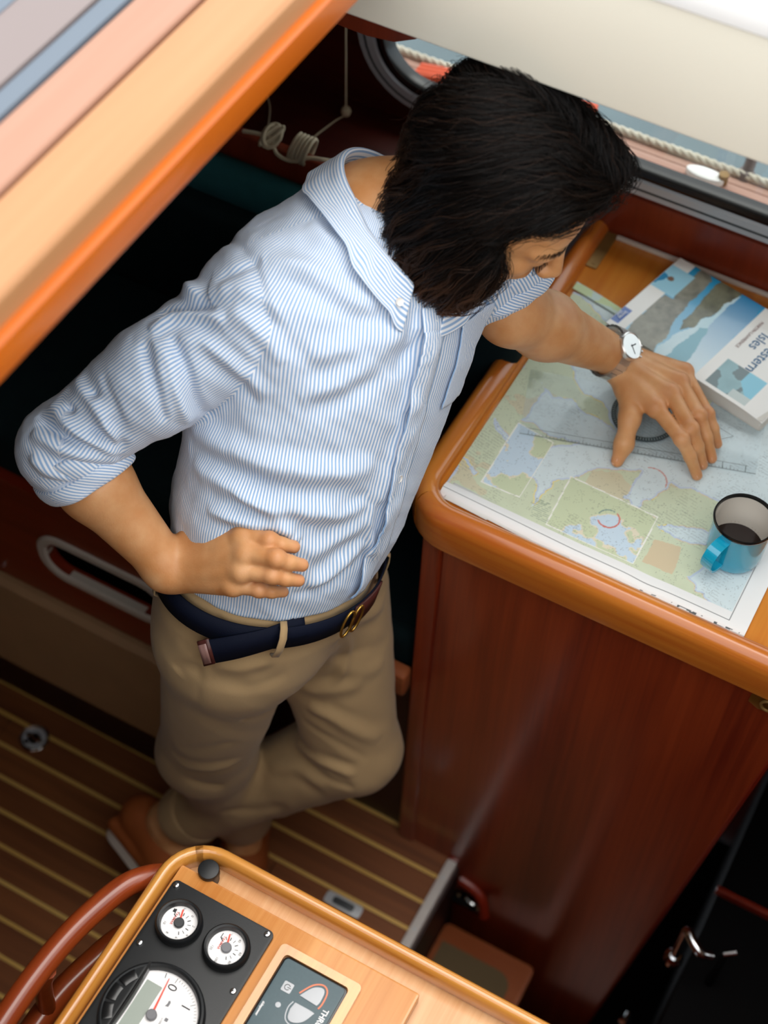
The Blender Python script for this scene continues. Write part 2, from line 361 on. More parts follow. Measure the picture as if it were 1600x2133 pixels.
cs3 = cushion('seat_cushion', (-.795, -.51), (1.142, 1.44), (.536, .64), 'dark teal cushion on the low seat beside the chart table')
for c, (x0, x1, y0) in ((cs, (-1.43, -.83, 1.048)), (cs3, (-.785, -.52, 1.145))):
    zt = .842 if c is cs else .637
    bm_obj('piping', tube_bm([(x0, y0 + .022, zt), (x1, y0 + .022, zt)], .004, 8), M['cushion'], c)
bk = thing('back_cushion', 'dark settee backrest with teal rolled top coloured lighter as if lit', 'cushion', (-1.3, 1.46, .845))
box('pad', (-2.2, -.505), (1.40, 1.465), (.846, 1.07), M['cushion'], bk, bev=.02, seg=4)
bm_obj('top_roll', tube_bm([(-2.2, 1.468, 1.078), (-.545, 1.468, 1.078)], .034, 20), M['teal'], bk, auto=60)
box('back_board', (-2.2, -.507), (1.472, 1.492), (.535, 1.075), M['toe'], se, bev=0)
# shelf behind the settee
sh = thing('side_shelf', 'narrow wooden shelf with raised lip behind the settee back', 'shelf', (-1.3, 1.6, 1.06))
box('shelf_board', (-2.2, -.545), (1.505, 1.745), (1.045, 1.060), M['wall'], sh, bev=0)
box('shelf_lip', (-2.2, -.545), (1.503, 1.520), (1.060, 1.142), M['panel'], sh, bev=.006, seg=3)

# ---------------------------------------------------------------- hull wall, window
def wy(u, v, wd): return (u, 1.745 + wd, v)
inner = rrect(-.930, .52, 1.108, 1.52, .105, 10); outl = rrect(-2.4, 1.6, -.66, 1.78, .001, 10)
bm_obj('wall_hull', plate_hole_bm(outl, inner, wy, .03), M['wall'], kind='structure')
win = empty('window_1', (-.2, 1.745, 1.1)); win['kind'] = 'structure'
lp = lambda x0, x1, z0, z1, r, yy: [(p[0], yy, p[1]) for p in rrect(x0, x1, z0, z1, r, 10)]
bm_obj('window_frame', sweep_bm(lp(-.9345, .5245, 1.1035, 1.5245, .108, 1.745), [(-.0165, 0), (.0165, 0), (.0165, .006), (.013, .010), (-.012, .010), (-.0165, .005)], closed=True, up=(0, -1, 0)), M['alu'], win)
bm_obj('frame_groove', sweep_bm(lp(-.9365, .5265, 1.1015, 1.5265, .110, 1.735), [(-.0018, -.003), (.0018, -.003), (.0018, .0006), (-.0018, .0006)], closed=True, up=(0, -1, 0)), M['aludark'], win)
bm_obj('gasket', sweep_bm(lp(-.909, .499, 1.1295, 1.499, .084, 1.745), [(-.0095, -.012), (.0095, -.012), (.0095, .006), (.006, .0125), (0, .0145), (-.006, .0125), (-.0095, .006)], closed=True, up=(0, -1, 0)), M['rubber'], win)
gm, nt, b = newmat('window_glass'); nt.nodes.remove(b)
tr = N(nt, 'BsdfTransparent'); tr.inputs[0].default_value = (.93, .96, .96, 1); gl = N(nt, 'BsdfGlossy'); gl.inputs['Roughness'].default_value = .02
mx = N(nt, 'MixShader'); mx.inputs[0].default_value = .05; nt.links.new(tr.outputs[0], mx.inputs[1]); nt.links.new(gl.outputs[0], mx.inputs[2])
nt.links.new(mx.outputs[0], nt.nodes['Material Output'].inputs[0]); M['glass'] = gm
pane = rrect(-.908, .498, 1.128, 1.498, .082, 8); bm = prism_bm(pane, 0, .004)
bmesh.ops.transform(bm, matrix=Matrix(((1, 0, 0, 0), (0, 0, -1, 1.757), (0, 1, 0, 0), (0, 0, 0, 1))), verts=bm.verts); bm_obj('pane', bm, M['glass'], win)
# board under the window
bp = box('trim_1', (-.545, .6), (1.731, 1.744), (1.0, 1.0865), M['panel'], bev=.001, kind='structure')
box('trim_2', (-.487, .5), (1.722, 1.728), (1.004, 1.010), M['ovalframe'], bev=.001, kind='structure')

# ---------------------------------------------------------------- outside the window
M['teakdeck'] = wood('sunbleached_deck', '#b88d7c', '#c9a595', 'X', rough=.6, coat=0)
M['water'] = plain('harbour_water', '#4f5d62', .25, spec=.5, noise=.25, nscale=3, bump=.02)
M['rope'] = plain('white_rope', '#cfc6b4', .8)
M['orange'] = plain('orange_fender', '#e0562a', .5)
sd = empty('side_deck', (-.3, 1.85, 1.06)); sd['kind'] = 'structure'
box('deck_ledge', (-1.6, .9), (1.779, 1.836), (.98, 1.062), M['gel'], sd, bev=.003)
for k in range(3): box('deck_plank', (-1.6, .9), (1.837 + k * .0175, 1.8535 + k * .0175), (.98, 1.055), M['teakdeck'], sd, bev=.001, seg=1)
box('gunwale', (-1.6, .9), (1.889, 1.905), (.2, 1.055), M['gel'], sd, bev=.004)
bm = bmesh.new()
for ph in range(3):
    tube_bm([(-1.6 + i * .006, 1.893 + .0035 * math.cos(i * .9 + ph * 2.094), 1.060 + .0035 * math.sin(i * .9 + ph * 2.094)) for i in range(400)], .0042, 5, bm=bm)
tag(bm_obj('toe_rope', bm, M['rope'], auto=80), 'white laid rope along the deck edge outside the window', 'rope')
fit = thing('deck_fitting', 'white oval deck filler cap outside the window', 'deck fitting', (-.408, 1.862, 1.055))
prism('body', [(-.408 + .032 * math.cos(q) , 1.860 + .013 * math.sin(q)) for q in [i * math.pi / 10 for i in range(20)]], 1.055, 1.068, M['gel'], fit, bev=.004)
prism('cap', circle(-.381, 1.864, .008, 14), 1.056, 1.074, M['oldbrass'], fit, bev=.001)
sp = thing('stanchion', 'pale guard rail post standing on the deck edge outside', 'post', (-.352, 1.91, 1.05))
bm_obj('post', tube_bm([(-.356, 1.90, 1.05), (-.350, 1.985, 1.30)], .009, 12), M['gelgrey'], sp)
lathe('foot', [(.016, 1.045), (.016, 1.056), (.011, 1.066)], (-.356, 1.899, 0), M['gelgrey'], sp, seg=16)
fe = thing('orange_line', 'bright orange mooring line bundled on the deck beyond the head', 'rope', (-.75, 1.86, 1.055))
for k in range(3):
    bm_obj('coil', tube_bm(catmull([(-.90, 1.842 + .010 * k, 1.066), (-.84, 1.850 + .010 * k, 1.070), (-.76, 1.858 + .010 * k, 1.070), (-.68, 1.872 + .010 * k, 1.074), (-.61, 1.885 + .010 * k, 1.072)], 6), .0085, 8), M['orange'], fe)
box('harbour_water', (-30, 30), (1.92, 40), (-.5, -.3), M['water'], bev=0, kind='structure')

# ---------------------------------------------------------------- roof, unseen shading slabs, hatch, walls
rf = empty('roof', (0, 1.5, 1.65)); rf['kind'] = 'structure'
box('roof_side', (-2.4, 1.2), (1.230, 1.90), (1.636, 1.779), M['cream'], rf, bev=.006, seg=3)
box('roof_capping', (-2.4, 1.2), (1.226, 1.90), (1.772, 1.800), M['gel'], rf, bev=.010, seg=3)
box('roof_forward', (-2.4, -.775), (-1.0, 1.228), (1.70, 1.772), M['cream'], rf, bev=.004)
box('roof_shade_aft', (.45, 1.6), (-1.0, 1.228), (1.66, 1.79), M['cream'], rf, bev=.004)  # unseen slab, its edge pulled in to keep light off the lower cabinet
box('roof_shade_near', (-.60, .449), (-1.0, -.15), (1.66, 1.79), M['cream'], rf, bev=.004)  # unseen slab added to darken the cabinet front and console pedestal
bm = bmesh.new()
val = [(-1.6, 1.640), (-1.6, 1.575), (-.775, 1.575), (-.735, 1.573), (-.690, 1.572), (-.655, 1.577), (-.630, 1.590), (-.60, 1.612), (-.57, 1.638)]
A = [bm.verts.new((p[0], 1.285, p[1])) for p in val]; B = [bm.verts.new((p[0], 1.305, p[1])) for p in val]
bm.faces.new(A); bm.faces.new(B[::-1])
for i in range(len(val)): bm.faces.new((A[i], B[i], B[(i + 1) % len(val)], A[(i + 1) % len(val)]))
bmesh.ops.recalc_face_normals(bm, faces=bm.faces); bevel(bm, .003)
tag(bm_obj('roof_valance', bm, M['panel']), 'reddish wooden valance with curved end under the cream roof edge', 'valance')
ht = thing('sliding_hatch', 'pale wooden hatch frame with grey seal across the upper corner', 'hatch', (-.7, .8, 1.76))
box('frame_rail', (-.697, -.628), (-.9, 1.222), (1.752, 1.800), M['hatch'], ht, bev=.010, seg=3)
box('frame_lip', (-.640, -.618), (-.9, 1.222), (1.735, 1.772), M['hatch_low'], ht, bev=.006, seg=3)
box('inner_rail', (-.752, -.7005), (-.9, 1.222), (1.752, 1.798), M['hatch_pink'], ht, bev=.006, seg=3)
box('seal', (-.775, -.7535), (-.9, 1.222), (1.765, 1.800), M['bluegrey'], ht, bev=.004)
box('lid', (-1.7, -.7765), (-.9, 1.222), (1.775, 1.802), M['gelgrey'], ht, bev=.004)
box('lid_sky_streak', (-.868, -.835), (-.9, 1.222), (1.801, 1.8035), M['bluegrey'], ht, bev=.001)  # streak of colour standing in for the sky's reflection in the lid
box('wall_forward', (-2.42, -2.40), (-1.0, 1.75), (-.1, 1.75), M['wall'], bev=0, kind='structure')
box('wall_near', (-2.4, 1.6), (-1.02, -1.0), (-.7, 1.75), M['wall'], bev=0, kind='structure')
box('wall_aft', (1.6, 1.62), (-1.0, 1.75), (-.7, 1.75), M['wall'], bev=0, kind='structure')

# ---------------------------------------------------------------- blind cords and rope on the shelf
def cord(x, y, z0, zt, label, tail):
    t = thing('blind_cord', label, 'blind cord', (x, y, z0))
    bm_obj('line', tube_bm([(x - .006, y, zt), (x - .002, y, (z0 + zt) / 2), (x, y, z0)], .0016, 6), M['cord'], t)
    lathe('bead', [(.002, -.008), (.0065, -.006), (.0085, 0), (.0065, .006), (.002, .008)], (x, y, z0), M['cord'], t, seg=14)
    bm_obj('tail', tube_bm(catmull(tail, 6), .0013, 6), M['cord'], t)
cord(-1.104, 1.70, 1.050 + .02, 1.42, 'thin blind cord with a wooden bead nearest the hatch frame', [(-1.104, 1.70, 1.065), (-1.09, 1.69, 1.064), (-1.06, 1.66, 1.062), (-1.03, 1.60, 1.063)])
cord(-.946, 1.70, 1.053 + .02, 1.42, 'thin blind cord with a bead hanging next to the window', [(-.946, 1.70, 1.066), (-.955, 1.68, 1.064), (-.965, 1.63, 1.063), (-.966, 1.60, 1.063)])
rc = thing('rope_coil', 'small hank of cream cord tied over the shelf lip', 'rope', (-.93, 1.51, 1.142))
bm = bmesh.new()
for k in range(5):
    q = [(-.925 + k * .006 + .006 * math.sin(a), 1.512 + .017 * math.cos(a), 1.150 + .022 * math.sin(a)) for a in [j * math.pi / 6 for j in range(12)]]
    tube_bm(q, .0032, 6, closed=True, bm=bm)
bm_obj('wraps', bm, M['cord'], rc, auto=80)
bm = bmesh.new()
for k in range(4):
    q = [(-.962 + .014 * math.cos(a) * (1 - .12 * k), 1.508 + .016 * math.sin(a + k), 1.156 + .010 * math.sin(a * 1 + k * 1.3)) for a in [j * math.pi / 7 for j in range(14)]]
    tube_bm(q, .003, 6, closed=True, bm=bm)
bm_obj('knot', bm, M['cord'], rc, auto=80)
bm_obj('loose_end', tube_bm(catmull([(-1.01, 1.506, 1.146), (-.985, 1.507, 1.151), (-.962, 1.506, 1.152), (-.945, 1.494, 1.140), (-.92, 1.494, 1.138), (-.895, 1.50, 1.150), (-.875, 1.505, 1.152), (-.866, 1.515, 1.146)], 6), .003, 6), M['cord'], rc)

# ---------------------------------------------------------------- lower galley and steps
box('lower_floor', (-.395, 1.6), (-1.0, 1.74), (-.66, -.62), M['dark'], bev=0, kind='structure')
box('trim_3', (-.395, -.378), (.2, 1.140), (-.62, -.02), M['toe'], bev=0, kind='structure')
def step(z, x0, x1, y0, y1, label, pad):
    t = thing('companion_step', label, 'step', ((x0 + x1) / 2, (y0 + y1) / 2, z))
    prism('tread', rrect(x0, x1, y0, y1, .012, 4), z - .03, z, M['step'], t, bev=.004)
    if pad: prism('tread_pad', rrect(x0 + .012, x1 - .028, y0 + .05, y1 - .038, .03, 5, (1, 0, 0, 1)), z, z + .003, M['carpet'], t, bev=.001)
    for yy in (y0 + .02, y1 - .045): box('bearer', (x0 + .01, x1 - .02), (yy, yy + .02), (-.62, z - .03), M['toe'], t, bev=.002)
step(-.2, -.376, -.187, .55, 1.102, 'mahogany step with olive pad just below the white threshold', True)
step(-.42, -.185, -.03, .60, 1.085, 'lower mahogany step tucked under the padded one', False)
lt = thing('locker_catch', 'small chrome catch on the dark riser beside the white threshold', 'catch', (-.33, 1.118, -.09))
M_l = M['chrome']
box('catch_plate', (-.375, -.318), (1.108, 1.132), (-.112, -.104), M['dark'], lt, bev=.002)
for k, (x, r) in enumerate(((-.366, .006), (-.350, .004), (-.322, .0085))): lathe('knob', [(r * .7, -.104), (r, -.098), (r, -.094), (r * .5, -.088)], (x, 1.120 - .05 * (x + .366), 0), M_l, lt, seg=14)
box('bolt', (-.346, -.330), (1.113, 1.121), (-.102, -.094), M_l, lt, bev=.003)
bm_obj('moulding', tube_bm(catmull([(-.372, 1.128, -.05), (-.340, 1.126, -.058), (-.318, 1.118, -.07), (-.305, 1.105, -.10)], 5), .010, 10), M['redtrim'], lt)
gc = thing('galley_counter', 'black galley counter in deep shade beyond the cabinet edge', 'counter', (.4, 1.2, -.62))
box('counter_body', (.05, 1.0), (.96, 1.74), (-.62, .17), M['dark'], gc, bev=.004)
box('counter_edge_glint', (.045, 1.0), (1.222, 1.232), (.17, .190), M['redtrim'], gc, bev=.003)  # red strip stands in for the highlight along the counter edge
tp = thing('galley_tap', 'chrome galley tap on the black counter', 'tap', (.06, 1.19, .17))
bm_obj('spout', tube_bm(catmull([(.028, 1.083, .17), (.028, 1.083, .27), (.030, 1.081, .298), (.042, 1.068, .302), (.061, 1.058, .298), (.078, 1.064, .292)], 6), .008, 12), M['chrome'], tp)
lathe('base_ring', [(.016, .17), (.016, .182), (.010, .19)], (.028, 1.083, 0), M['chrome'], tp, seg=20)
bm_obj('lever', tube_bm([(.093, 1.074, .296), (.110, 1.084, .302)], .005, 10), M['chrome'], tp)
lathe('lever_post', [(.007, .17), (.007, .29), (.004, .297)], (.094, 1.075, 0), M['dark'], tp, seg=14)
kb = lathe('cupboard_knob', [(.0001, 0), (.006, 0), (.006, .010), (.012, .016), (.012, .022), (.004, .026)], (0, 0, 0), M['chrome'], seg=18)
kb.data.transform(Matrix.Translation((.0, 1.133, -.262)) @ Matrix.Rotation(math.pi / 2, 4, 'X')); tag(kb, 'little chrome knob low on the dark cabinet front', 'knob')

# ---------------------------------------------------------------- helm console in the foreground
hc = thing('helm_console', 'honey coloured wooden helm console with rounded raised rim', 'console', (-.2, .35, 0))
box('pedestal', (-.50, .42), (-.05, .555), (0, .885), M['cabinet'], hc, bev=.004)
prism('top_board', rrect(-.548, .45, -.10, .614, .05, 8, (0, 1, 0, 0)), .885, .905, M['console_board'], hc, bev=.002)
rp_ = [(-.0085, 0), (.0085, 0), (.0092, .016), (.0085, .024), (.005, .0305), (0, .0325), (-.005, .0305), (-.0085, .024), (-.0092, .016)]
arc = [(-.543 + .052 - .052 * math.cos(q), .557 + .052 * math.sin(q), .902) for q in [i / 9 * math.pi / 2 for i in range(10)]]
bm_obj('rim', sweep_bm([(-.543, -.10, .902), (-.543, .3, .902)] + arc[:7], rp_, caps=False), M['console_rim_y'], hc, auto=60)
bm_obj('rim', sweep_bm(arc[5:] + [(-.2, .609, .902), (.45, .609, .902)], rp_, caps=False), M['console_rim'], hc, auto=60)
prism('raised_panel', rrect(-.5310, -.214, -.10, .577, .003, 3), .905, .925, M['console'], hc, bev=.0025)
fo = rrect(-.3775, -.2735, .400, .5515, .006, 4); fi = rrect(-.3680, -.2850, .41, .5415, .005, 4)
bm_obj('bezel_frame', plate_hole_bm(fo, fi, lambda u, v, wd: (u, v, .9315 - wd), .008), M['console_rim_y'], hc)
kn = lathe('rubber_knob', [(.0115, .905), (.0115, .919), (.0128, .921), (.0128, .930), (.0122, .9318), (.0112, .9322), (0.0001, .9322)], (-.4985, .5845, 0), M['black'], seg=28, cap1=False)
tag(kn, 'small round black rubber knob in the console corner', 'knob')
# grab rail bent round the side of the console
gr = thing('grab_rail', 'curved mahogany grab rail beside the helm console', 'handrail', (-.60, .4, .9))
bm_obj('rail', tube_bm(catmull([(-.548, .566, .895), (-.562, .551, .905), (-.580, .520, .913), (-.597, .455, .916), (-.604, .391, .916), (-.604, .32, .916), (-.60, .22, .915), (-.585, .12, .91)], 8), .0145, 16), M['rail'], gr)
bm_obj('lower_brace', tube_bm(catmull([(-.552, .545, .80), (-.578, .505, .80), (-.592, .465, .80), (-.606, .40, .80), (-.606, .32, .80), (-.59, .2, .80)], 8), .017, 14), M['rail'], gr)
bm_obj('bracket', tube_bm(catmull([(-.600, .40, .905), (-.606, .392, .87), (-.606, .385, .81)], 5), .011, 12), M['rail'], gr)
bm_obj('bracket', tube_bm(catmull([(-.54, .30, .86), (-.575, .31, .84), (-.602, .32, .81)], 5), .012, 12), M['rail'], gr)
box('mount', (-.545, -.50), (.50, .56), (.78, .885), M['rail'], gr, bev=.006)

# instrument panel ------------------------------------------------
A90 = -math.pi / 2
M['dial'] = plain('white_dial', '#f0eeee', .4)
M['lcd'] = plain('grey_green_display', '#9aa39a', .25)
M['hub'] = plain('grey_needle_cap', '#6f6f73', .45)
M['hubdark'] = plain('dark_needle_cap', '#303234', .4)
M['needle'] = plain('red_needle', '#e0452a', .45)
ip = thing('instrument_panel', 'black engine instrument panel with three white gauges', 'instrument panel', (-.46, .45, .925))
prism('plate', rrect(-.5265, -.3905, .20, .5565, .007, 5), .925, .931, M['black'], ip, bev=.001)
for x, y in ((-.5205, .5495), (-.519, .4715), (-.398, .5505), (-.397, .4755), (-.519, .30), (-.397, .30)):
    s = lathe('screw', [(.0036, .931), (.0036, .9325), (.003, .9335), (.0012, .9338), (.0012, .9325)], (x, y, 0), M['chrome'], ip, seg=14)
    prism('cross_slot', [(x - .0018, y - .0005), (x + .0018, y - .0005), (x + .0018, y + .0005), (x - .0018, y + .0005)], .9338, .93385, M['ink'], s, bev=0)
def ticks(parent, c, z, r0, r1, a0, a1, n, wid, mat, every=0, long=0):
    bm = bmesh.new()
    for i in range(n + 1):
        a = a0 + (a1 - a0) * i / n; ra = r0 - (long if every and i % every == 0 else 0); d = (math.cos(a), math.sin(a)); p = (-d[1], d[0]); ww = wid * (1.5 if every and i % every == 0 else 1) / 2
        bm.faces.new([bm.verts.new((c[0] + d[0] * q + p[0] * s * ww, c[1] + d[1] * q + p[1] * s * ww, z)) for q, s in ((ra, -1), (r1, -1), (r1, 1), (ra, 1))])
    return bm_obj('scale_marks', bm, mat, parent, smooth=False)
def word(parent, s, size, x, y, z, mat=None, rot=A90, name='lettering', bold=False, sx_=1.): return lettering(name, s, size, (x, y, z), rot, mat or M['ink'], parent, bold, sx_)
def small_gauge(c, red, unit, nums, icon, hub, needle_ang):
    g = lathe('gauge', [(.0275, .931), (.0275, .938), (.0262, .9425), (.0245, .944), (.0222, .943), (.0215, .940), (.0208, .934)], (*c, 0), M['black'], ip, seg=40, cap1=False)
    lathe('dial', [(.0209, .9338), (.0001, .9338)], (*c, 0), M['dial'], g, seg=40, cap0=False, cap1=False)
    z = .9340
    ticks(g, c, z, .0095, .0135, math.radians(148), math.radians(-60), 8, .0007, M['ink'], 2, .0)
    for k, s in enumerate(nums):
        a = math.radians(148 - 208 * k / (len(nums) - 1)) - math.radians(90) + math.radians(90)
        a = math.radians(60 - 215 * k / (len(nums) - 1)) + math.radians(0)
        word(g, s, .0042, c[0] + .0168 * math.cos(a), c[1] + .0168 * math.sin(a), z)
    word(g, red, .0042, c[0] - .0084, c[1] + .0030, z, M['redink'], bold=True)
    word(g, unit, .0036, c[0] - .004, c[1] + .0165, z)
    ic = bmesh.new()
    q = [(-.0022, -.002), (.0010, -.002), (.0018, -.0034), (.0024, -.003), (.0016, -.0006), (.0016, .0022), (.0004, .003), (-.0004, .0022), (-.0022, .0022)] if icon else [(-.0004, -.0032), (.0030, -.0032), (.0030, -.0022), (.0006, -.0022), (.0006, .0032), (-.0004, .0032)]
    ic.faces.new([ic.verts.new((c[0] - .0125 + p[0], c[1] + .0105 + p[1], z)) for p in q]); bm_obj('pictogram', ic, M['ink'], g, smooth=False)
    d = Vector((math.cos(needle_ang), math.sin(needle_ang))); p = Vector((-d.y, d.x))
    prism('needle', [Vector(c) + d * a + p * b for a, b in ((.004, -.0013), (.0165, -.0007), (.0165, .0007), (.004, .0013))], .9352, .9358, M['needle'], g, bev=0)
    lathe('needle_cap', [(.0061, .9345), (.0061, .9372), (.0052, .938)], (*c, 0), hub, g, seg=24)
    return g
small_gauge((-.4915, .5115), 'YANMAR', 'bar', ['0', '2', '4', '6', '8', '10'], True, M['hubdark'], math.radians(106))
small_gauge((-.4290, .5130), 'YANMAR', '°C', ['40', '60', '80', '100', '120'], False, M['hub'], math.radians(107))
tc_ = (-.460, .408)
tg = bmesh.new()
# tachometer: ring all round, buttons in the segment towards the seat
tq = lathe('tachometer', [(.0595, .931), (.0595, .938), (.0578, .9425), (.0555, .9435), (.053, .942), (.0515, .9385), (.0512, .9335)], (*tc_, 0), M['black'], ip, seg=56, cap1=False)
lathe('dial', [(.0513, .9336), (.0001, .9336)], (*tc_, 0), M['dial'], tq, seg=48, cap0=False, cap1=False)
z = .9338
prism('button_segment', circle(*tc_, .0575, 24, math.radians(125), math.radians(235), True), .9336, .9425, M['black'], tq, bev=.001)
bm_obj('dial_divider', sweep_bm([(tc_[0] - .0335 + .0035 * math.cos(t * 1.2), tc_[1] + .048 * t, .9345) for t in [k / 8 - 1 for k in range(17)]], [(-.0018, 0), (.0018, 0), (.0014, .0092), (-.0014, .0092)]), M['blackgloss'], tq)
for k in range(3):
    a0 = math.radians(143 + k * 26)
    pts = circle(*tc_, .0535, 6, a0, a0 + math.radians(22), True) + circle(*tc_, .0420, 6, a0 + math.radians(22), a0, True)
    prism('button', pts, .9425, .9442, M['blackgloss'], tq, bev=.0008)
prism('display', rrect(tc_[0] - .027, tc_[0] - .007, tc_[1] - .036, tc_[1] + .032, .001, 2), .9337, .9342, M['lcd'], tq, bev=0)
ticks(tq, tc_, z, .0460, .0490, math.radians(87), math.radians(-87), 40, .0004, M['ink'], 10, .003)
ticks(tq, tc_, z, .0440, .0495, math.radians(104), math.radians(104), 1, .0008, M['ink'])
for k, s in enumerate('01234'):
    a = math.radians(87 - 43.5 * k); word(tq, s, .0158, tc_[0] + .0375 * math.cos(a), tc_[1] + .0375 * math.sin(a), z)
word(tq, 'YANMAR', .0062, tc_[0] + .0215, tc_[1] - .022, z, M['redink'], bold=True)
word(tq, 'x1000 rpm', .0035, tc_[0] + .012, tc_[1] - .004, z)
prism('warning_light', rrect(tc_[0] + .0145, tc_[0] + .0185, tc_[1] + .002, tc_[1] + .006, .0006, 2), .9337, .9340, M['hub'], tq, bev=0)
ic = bmesh.new(); ic.faces.new([ic.verts.new((tc_[0] + .0085 + p[0], tc_[1] + .020 + p[1], z)) for p in ((-.002, -.004), (.002, -.003), (.002, .002), (.0005, .004), (-.0012, .003), (-.0008, 0))]); bm_obj('pictogram', ic, M['hub'], tq, smooth=False)
na = math.radians(97); d = Vector((math.cos(na), math.sin(na))); p = Vector((-d.y, d.x))
prism('needle', [Vector(tc_) + d * a + p * b for a, b in ((.004, -.0011), (.044, -.0004), (.044, .0004), (.004, .0011))], .9362, .9368, M['needle'], tq, bev=0)
lathe('needle_cap', [(.0062, .9340), (.0062, .9382), (.0052, .939)], (*tc_, 0), M['hub'], tq, seg=26)

# thruster control ------------------------------------------------
M['slate'] = plain('slate_keypad', '#4a5c62', .5, noise=.10, nscale=300)
M['key'] = plain('pale_grey_key', '#b9bcc0', .5)
M['salmon'] = plain('salmon_arc', '#e0805f', .6)
th = thing('thruster_control', 'slate grey thruster keypad with pale sail shaped keys', 'control panel', (-.327, .48, .925))
prism('body', rrect(-.3675, -.2855, .4105, .5410, .006, 5), .920, .9285, M['blackgloss'], th, bev=.001)
prism('face', rrect(-.3650, -.2880, .4125, .5385, .005, 5), .9285, .9308, M['slate'], th, bev=.0006)
z = .9309
pk = prism('power_key', rrect(-.3525, -.3405, .5030, .5150, .0015, 3), .9306, .9316, M['key'], th, bev=.0003)
c0 = (-.3465, .5090); bm = bmesh.new()
n = 14; ro, ri = .0036, .0028
for i in range(n):
    q = [math.radians(-150 + 300 * (i + k) / n) + math.pi for k in (0, 1)]
    bm.faces.new([bm.verts.new((c0[0] + r * math.cos(a), c0[1] + r * math.sin(a), .93165)) for r, a in ((ri, q[0]), (ro, q[0]), (ro, q[1]), (ri, q[1]))])
bm.faces.new([bm.verts.new((c0[0] + a, c0[1] + b, .93165)) for a, b in ((0, -.0004), (.0046, -.0004), (.0046, .0004), (0, .0004))])
bm_obj('power_symbol', bm, M['ink'], pk, smooth=False)
prism('indicator', circle(-.3455, .4870, .0032, 18), .9306, .9315, M['key'], th, bev=.0002)
s1 = catmull([(-.3300, .5075, 0), (-.3215, .5220, 0), (-.3120, .5270, 0), (-.3070, .5235, 0), (-.3060, .5120, 0), (-.3075, .5065, 0)], 4)
prism('arrow_key', [(p[0], p[1]) for p in s1], .9306, .9318, M['key'], th, bev=.0005)
s2 = catmull([(-.3300, .4985, 0), (-.3075, .4985, 0), (-.3065, .4950, 0), (-.3120, .4835, 0), (-.3220, .4775, 0), (-.3290, .4800, 0), (-.3315, .4900, 0)], 4)
prism('arrow_key', [(p[0], p[1]) for p in s2], .9306, .9318, M['key'], th, bev=.0005)
def ribbon(name, pts, wd, z0, z1, mat, par):
    bm_obj(name, sweep_bm([(p[0], p[1], z0) for p in pts], [(-wd, 0), (wd, 0), (wd, z1 - z0), (-wd, z1 - z0)]), mat, par)
ribbon('port_arc', catmull([(-.3315, .5100, 0), (-.3225, .5250, 0), (-.3120, .5305, 0), (-.3045, .5255, 0), (-.3030, .5120, 0), (-.3045, .5045, 0)], 4), .0009, .9307, .9311, M['salmon'], th)
ribbon('starboard_arc', catmull([(-.3325, .4985, 0), (-.3345, .4900, 0), (-.3310, .4780, 0), (-.3220, .4745, 0), (-.3110, .4805, 0)], 4), .0006, .9307, .9311, M['key'], th)
lettering('lettering', 'THRUSTER', .0092, (-.2960, .4880, z), A90, M['dial'], th, True, .92)
lettering('lettering', 'sidepower', .0044, (-.3610, .4740, z), A90, M['dial'], th, True, .95)

# ---------------------------------------------------------------- mug
M['enamel'] = plain('turquoise_enamel', '#1aa3c6', .12, coat=.6)
M['enamelin'] = plain('cream_enamel', '#e4ddd2', .2, coat=.4)
M['coffee'] = plain('black_coffee', '#1c0a05', .08)
mg = thing('mug', 'turquoise enamel mug with black rim and a little coffee on the chart', 'mug', (-.121, 1.259, 1.009))
cx, cy = -.1205, 1.2585
lathe('body', [(.0001, 1.0095), (.0300, 1.0095), (.0345, 1.012), (.0365, 1.018), (.0372, 1.030), (.0376, 1.080)], (cx, cy, 0), M['enamel'], mg, seg=48, cap0=False, cap1=False)
lathe('inside', [(.0372, 1.081), (.0366, 1.030), (.0350, 1.020), (.0001, 1.016)], (cx, cy, 0), M['enamelin'], mg, seg=48, cap0=False, cap1=False)
lathe('rim', [(.0368, 1.080), (.0366, 1.0825), (.0376, 1.0850), (.0392, 1.0850), (.0400, 1.0828), (.0392, 1.0800), (.0376, 1.0795)], (cx, cy, 0), M['blackgloss'], mg, seg=48, cap0=False, cap1=False)
lathe('coffee', [(.0360, 1.0255), (.0001, 1.0255)], (cx, cy, 0), M['coffee'], mg, seg=40, cap0=False, cap1=False)
lathe('tide_mark', [(.0361, 1.0255), (.0365, 1.029)], (cx, cy, 0), plain('coffee_stain', '#8a5a30', .3), mg, seg=40, cap0=False, cap1=False)
ha = math.atan2(-.070, -.022); hx, hy = math.cos(ha), math.sin(ha)
hp_ = [(cx + hx * r, cy + hy * r, zz) for r, zz in ((.036, 1.070), (.048, 1.071), (.060, 1.066), (.066, 1.052), (.062, 1.036), (.050, 1.026), (.036, 1.024))]
bm_obj('handle', sweep_bm(catmull(hp_, 6), [(-.0075, -.0012), (0, -.0022), (.0075, -.0012), (.0078, .0008), (0, .0010), (-.0078, .0008)], up=(-hy, hx, 0.001)) if False else sweep_bm(catmull(hp_, 6), [(-.0012, -.0075), (-.0012, .0075), (.0012, .0085), (.0012, -.0085)], up=(-hy, hx, 0)), M['enamel'], mg, auto=60)

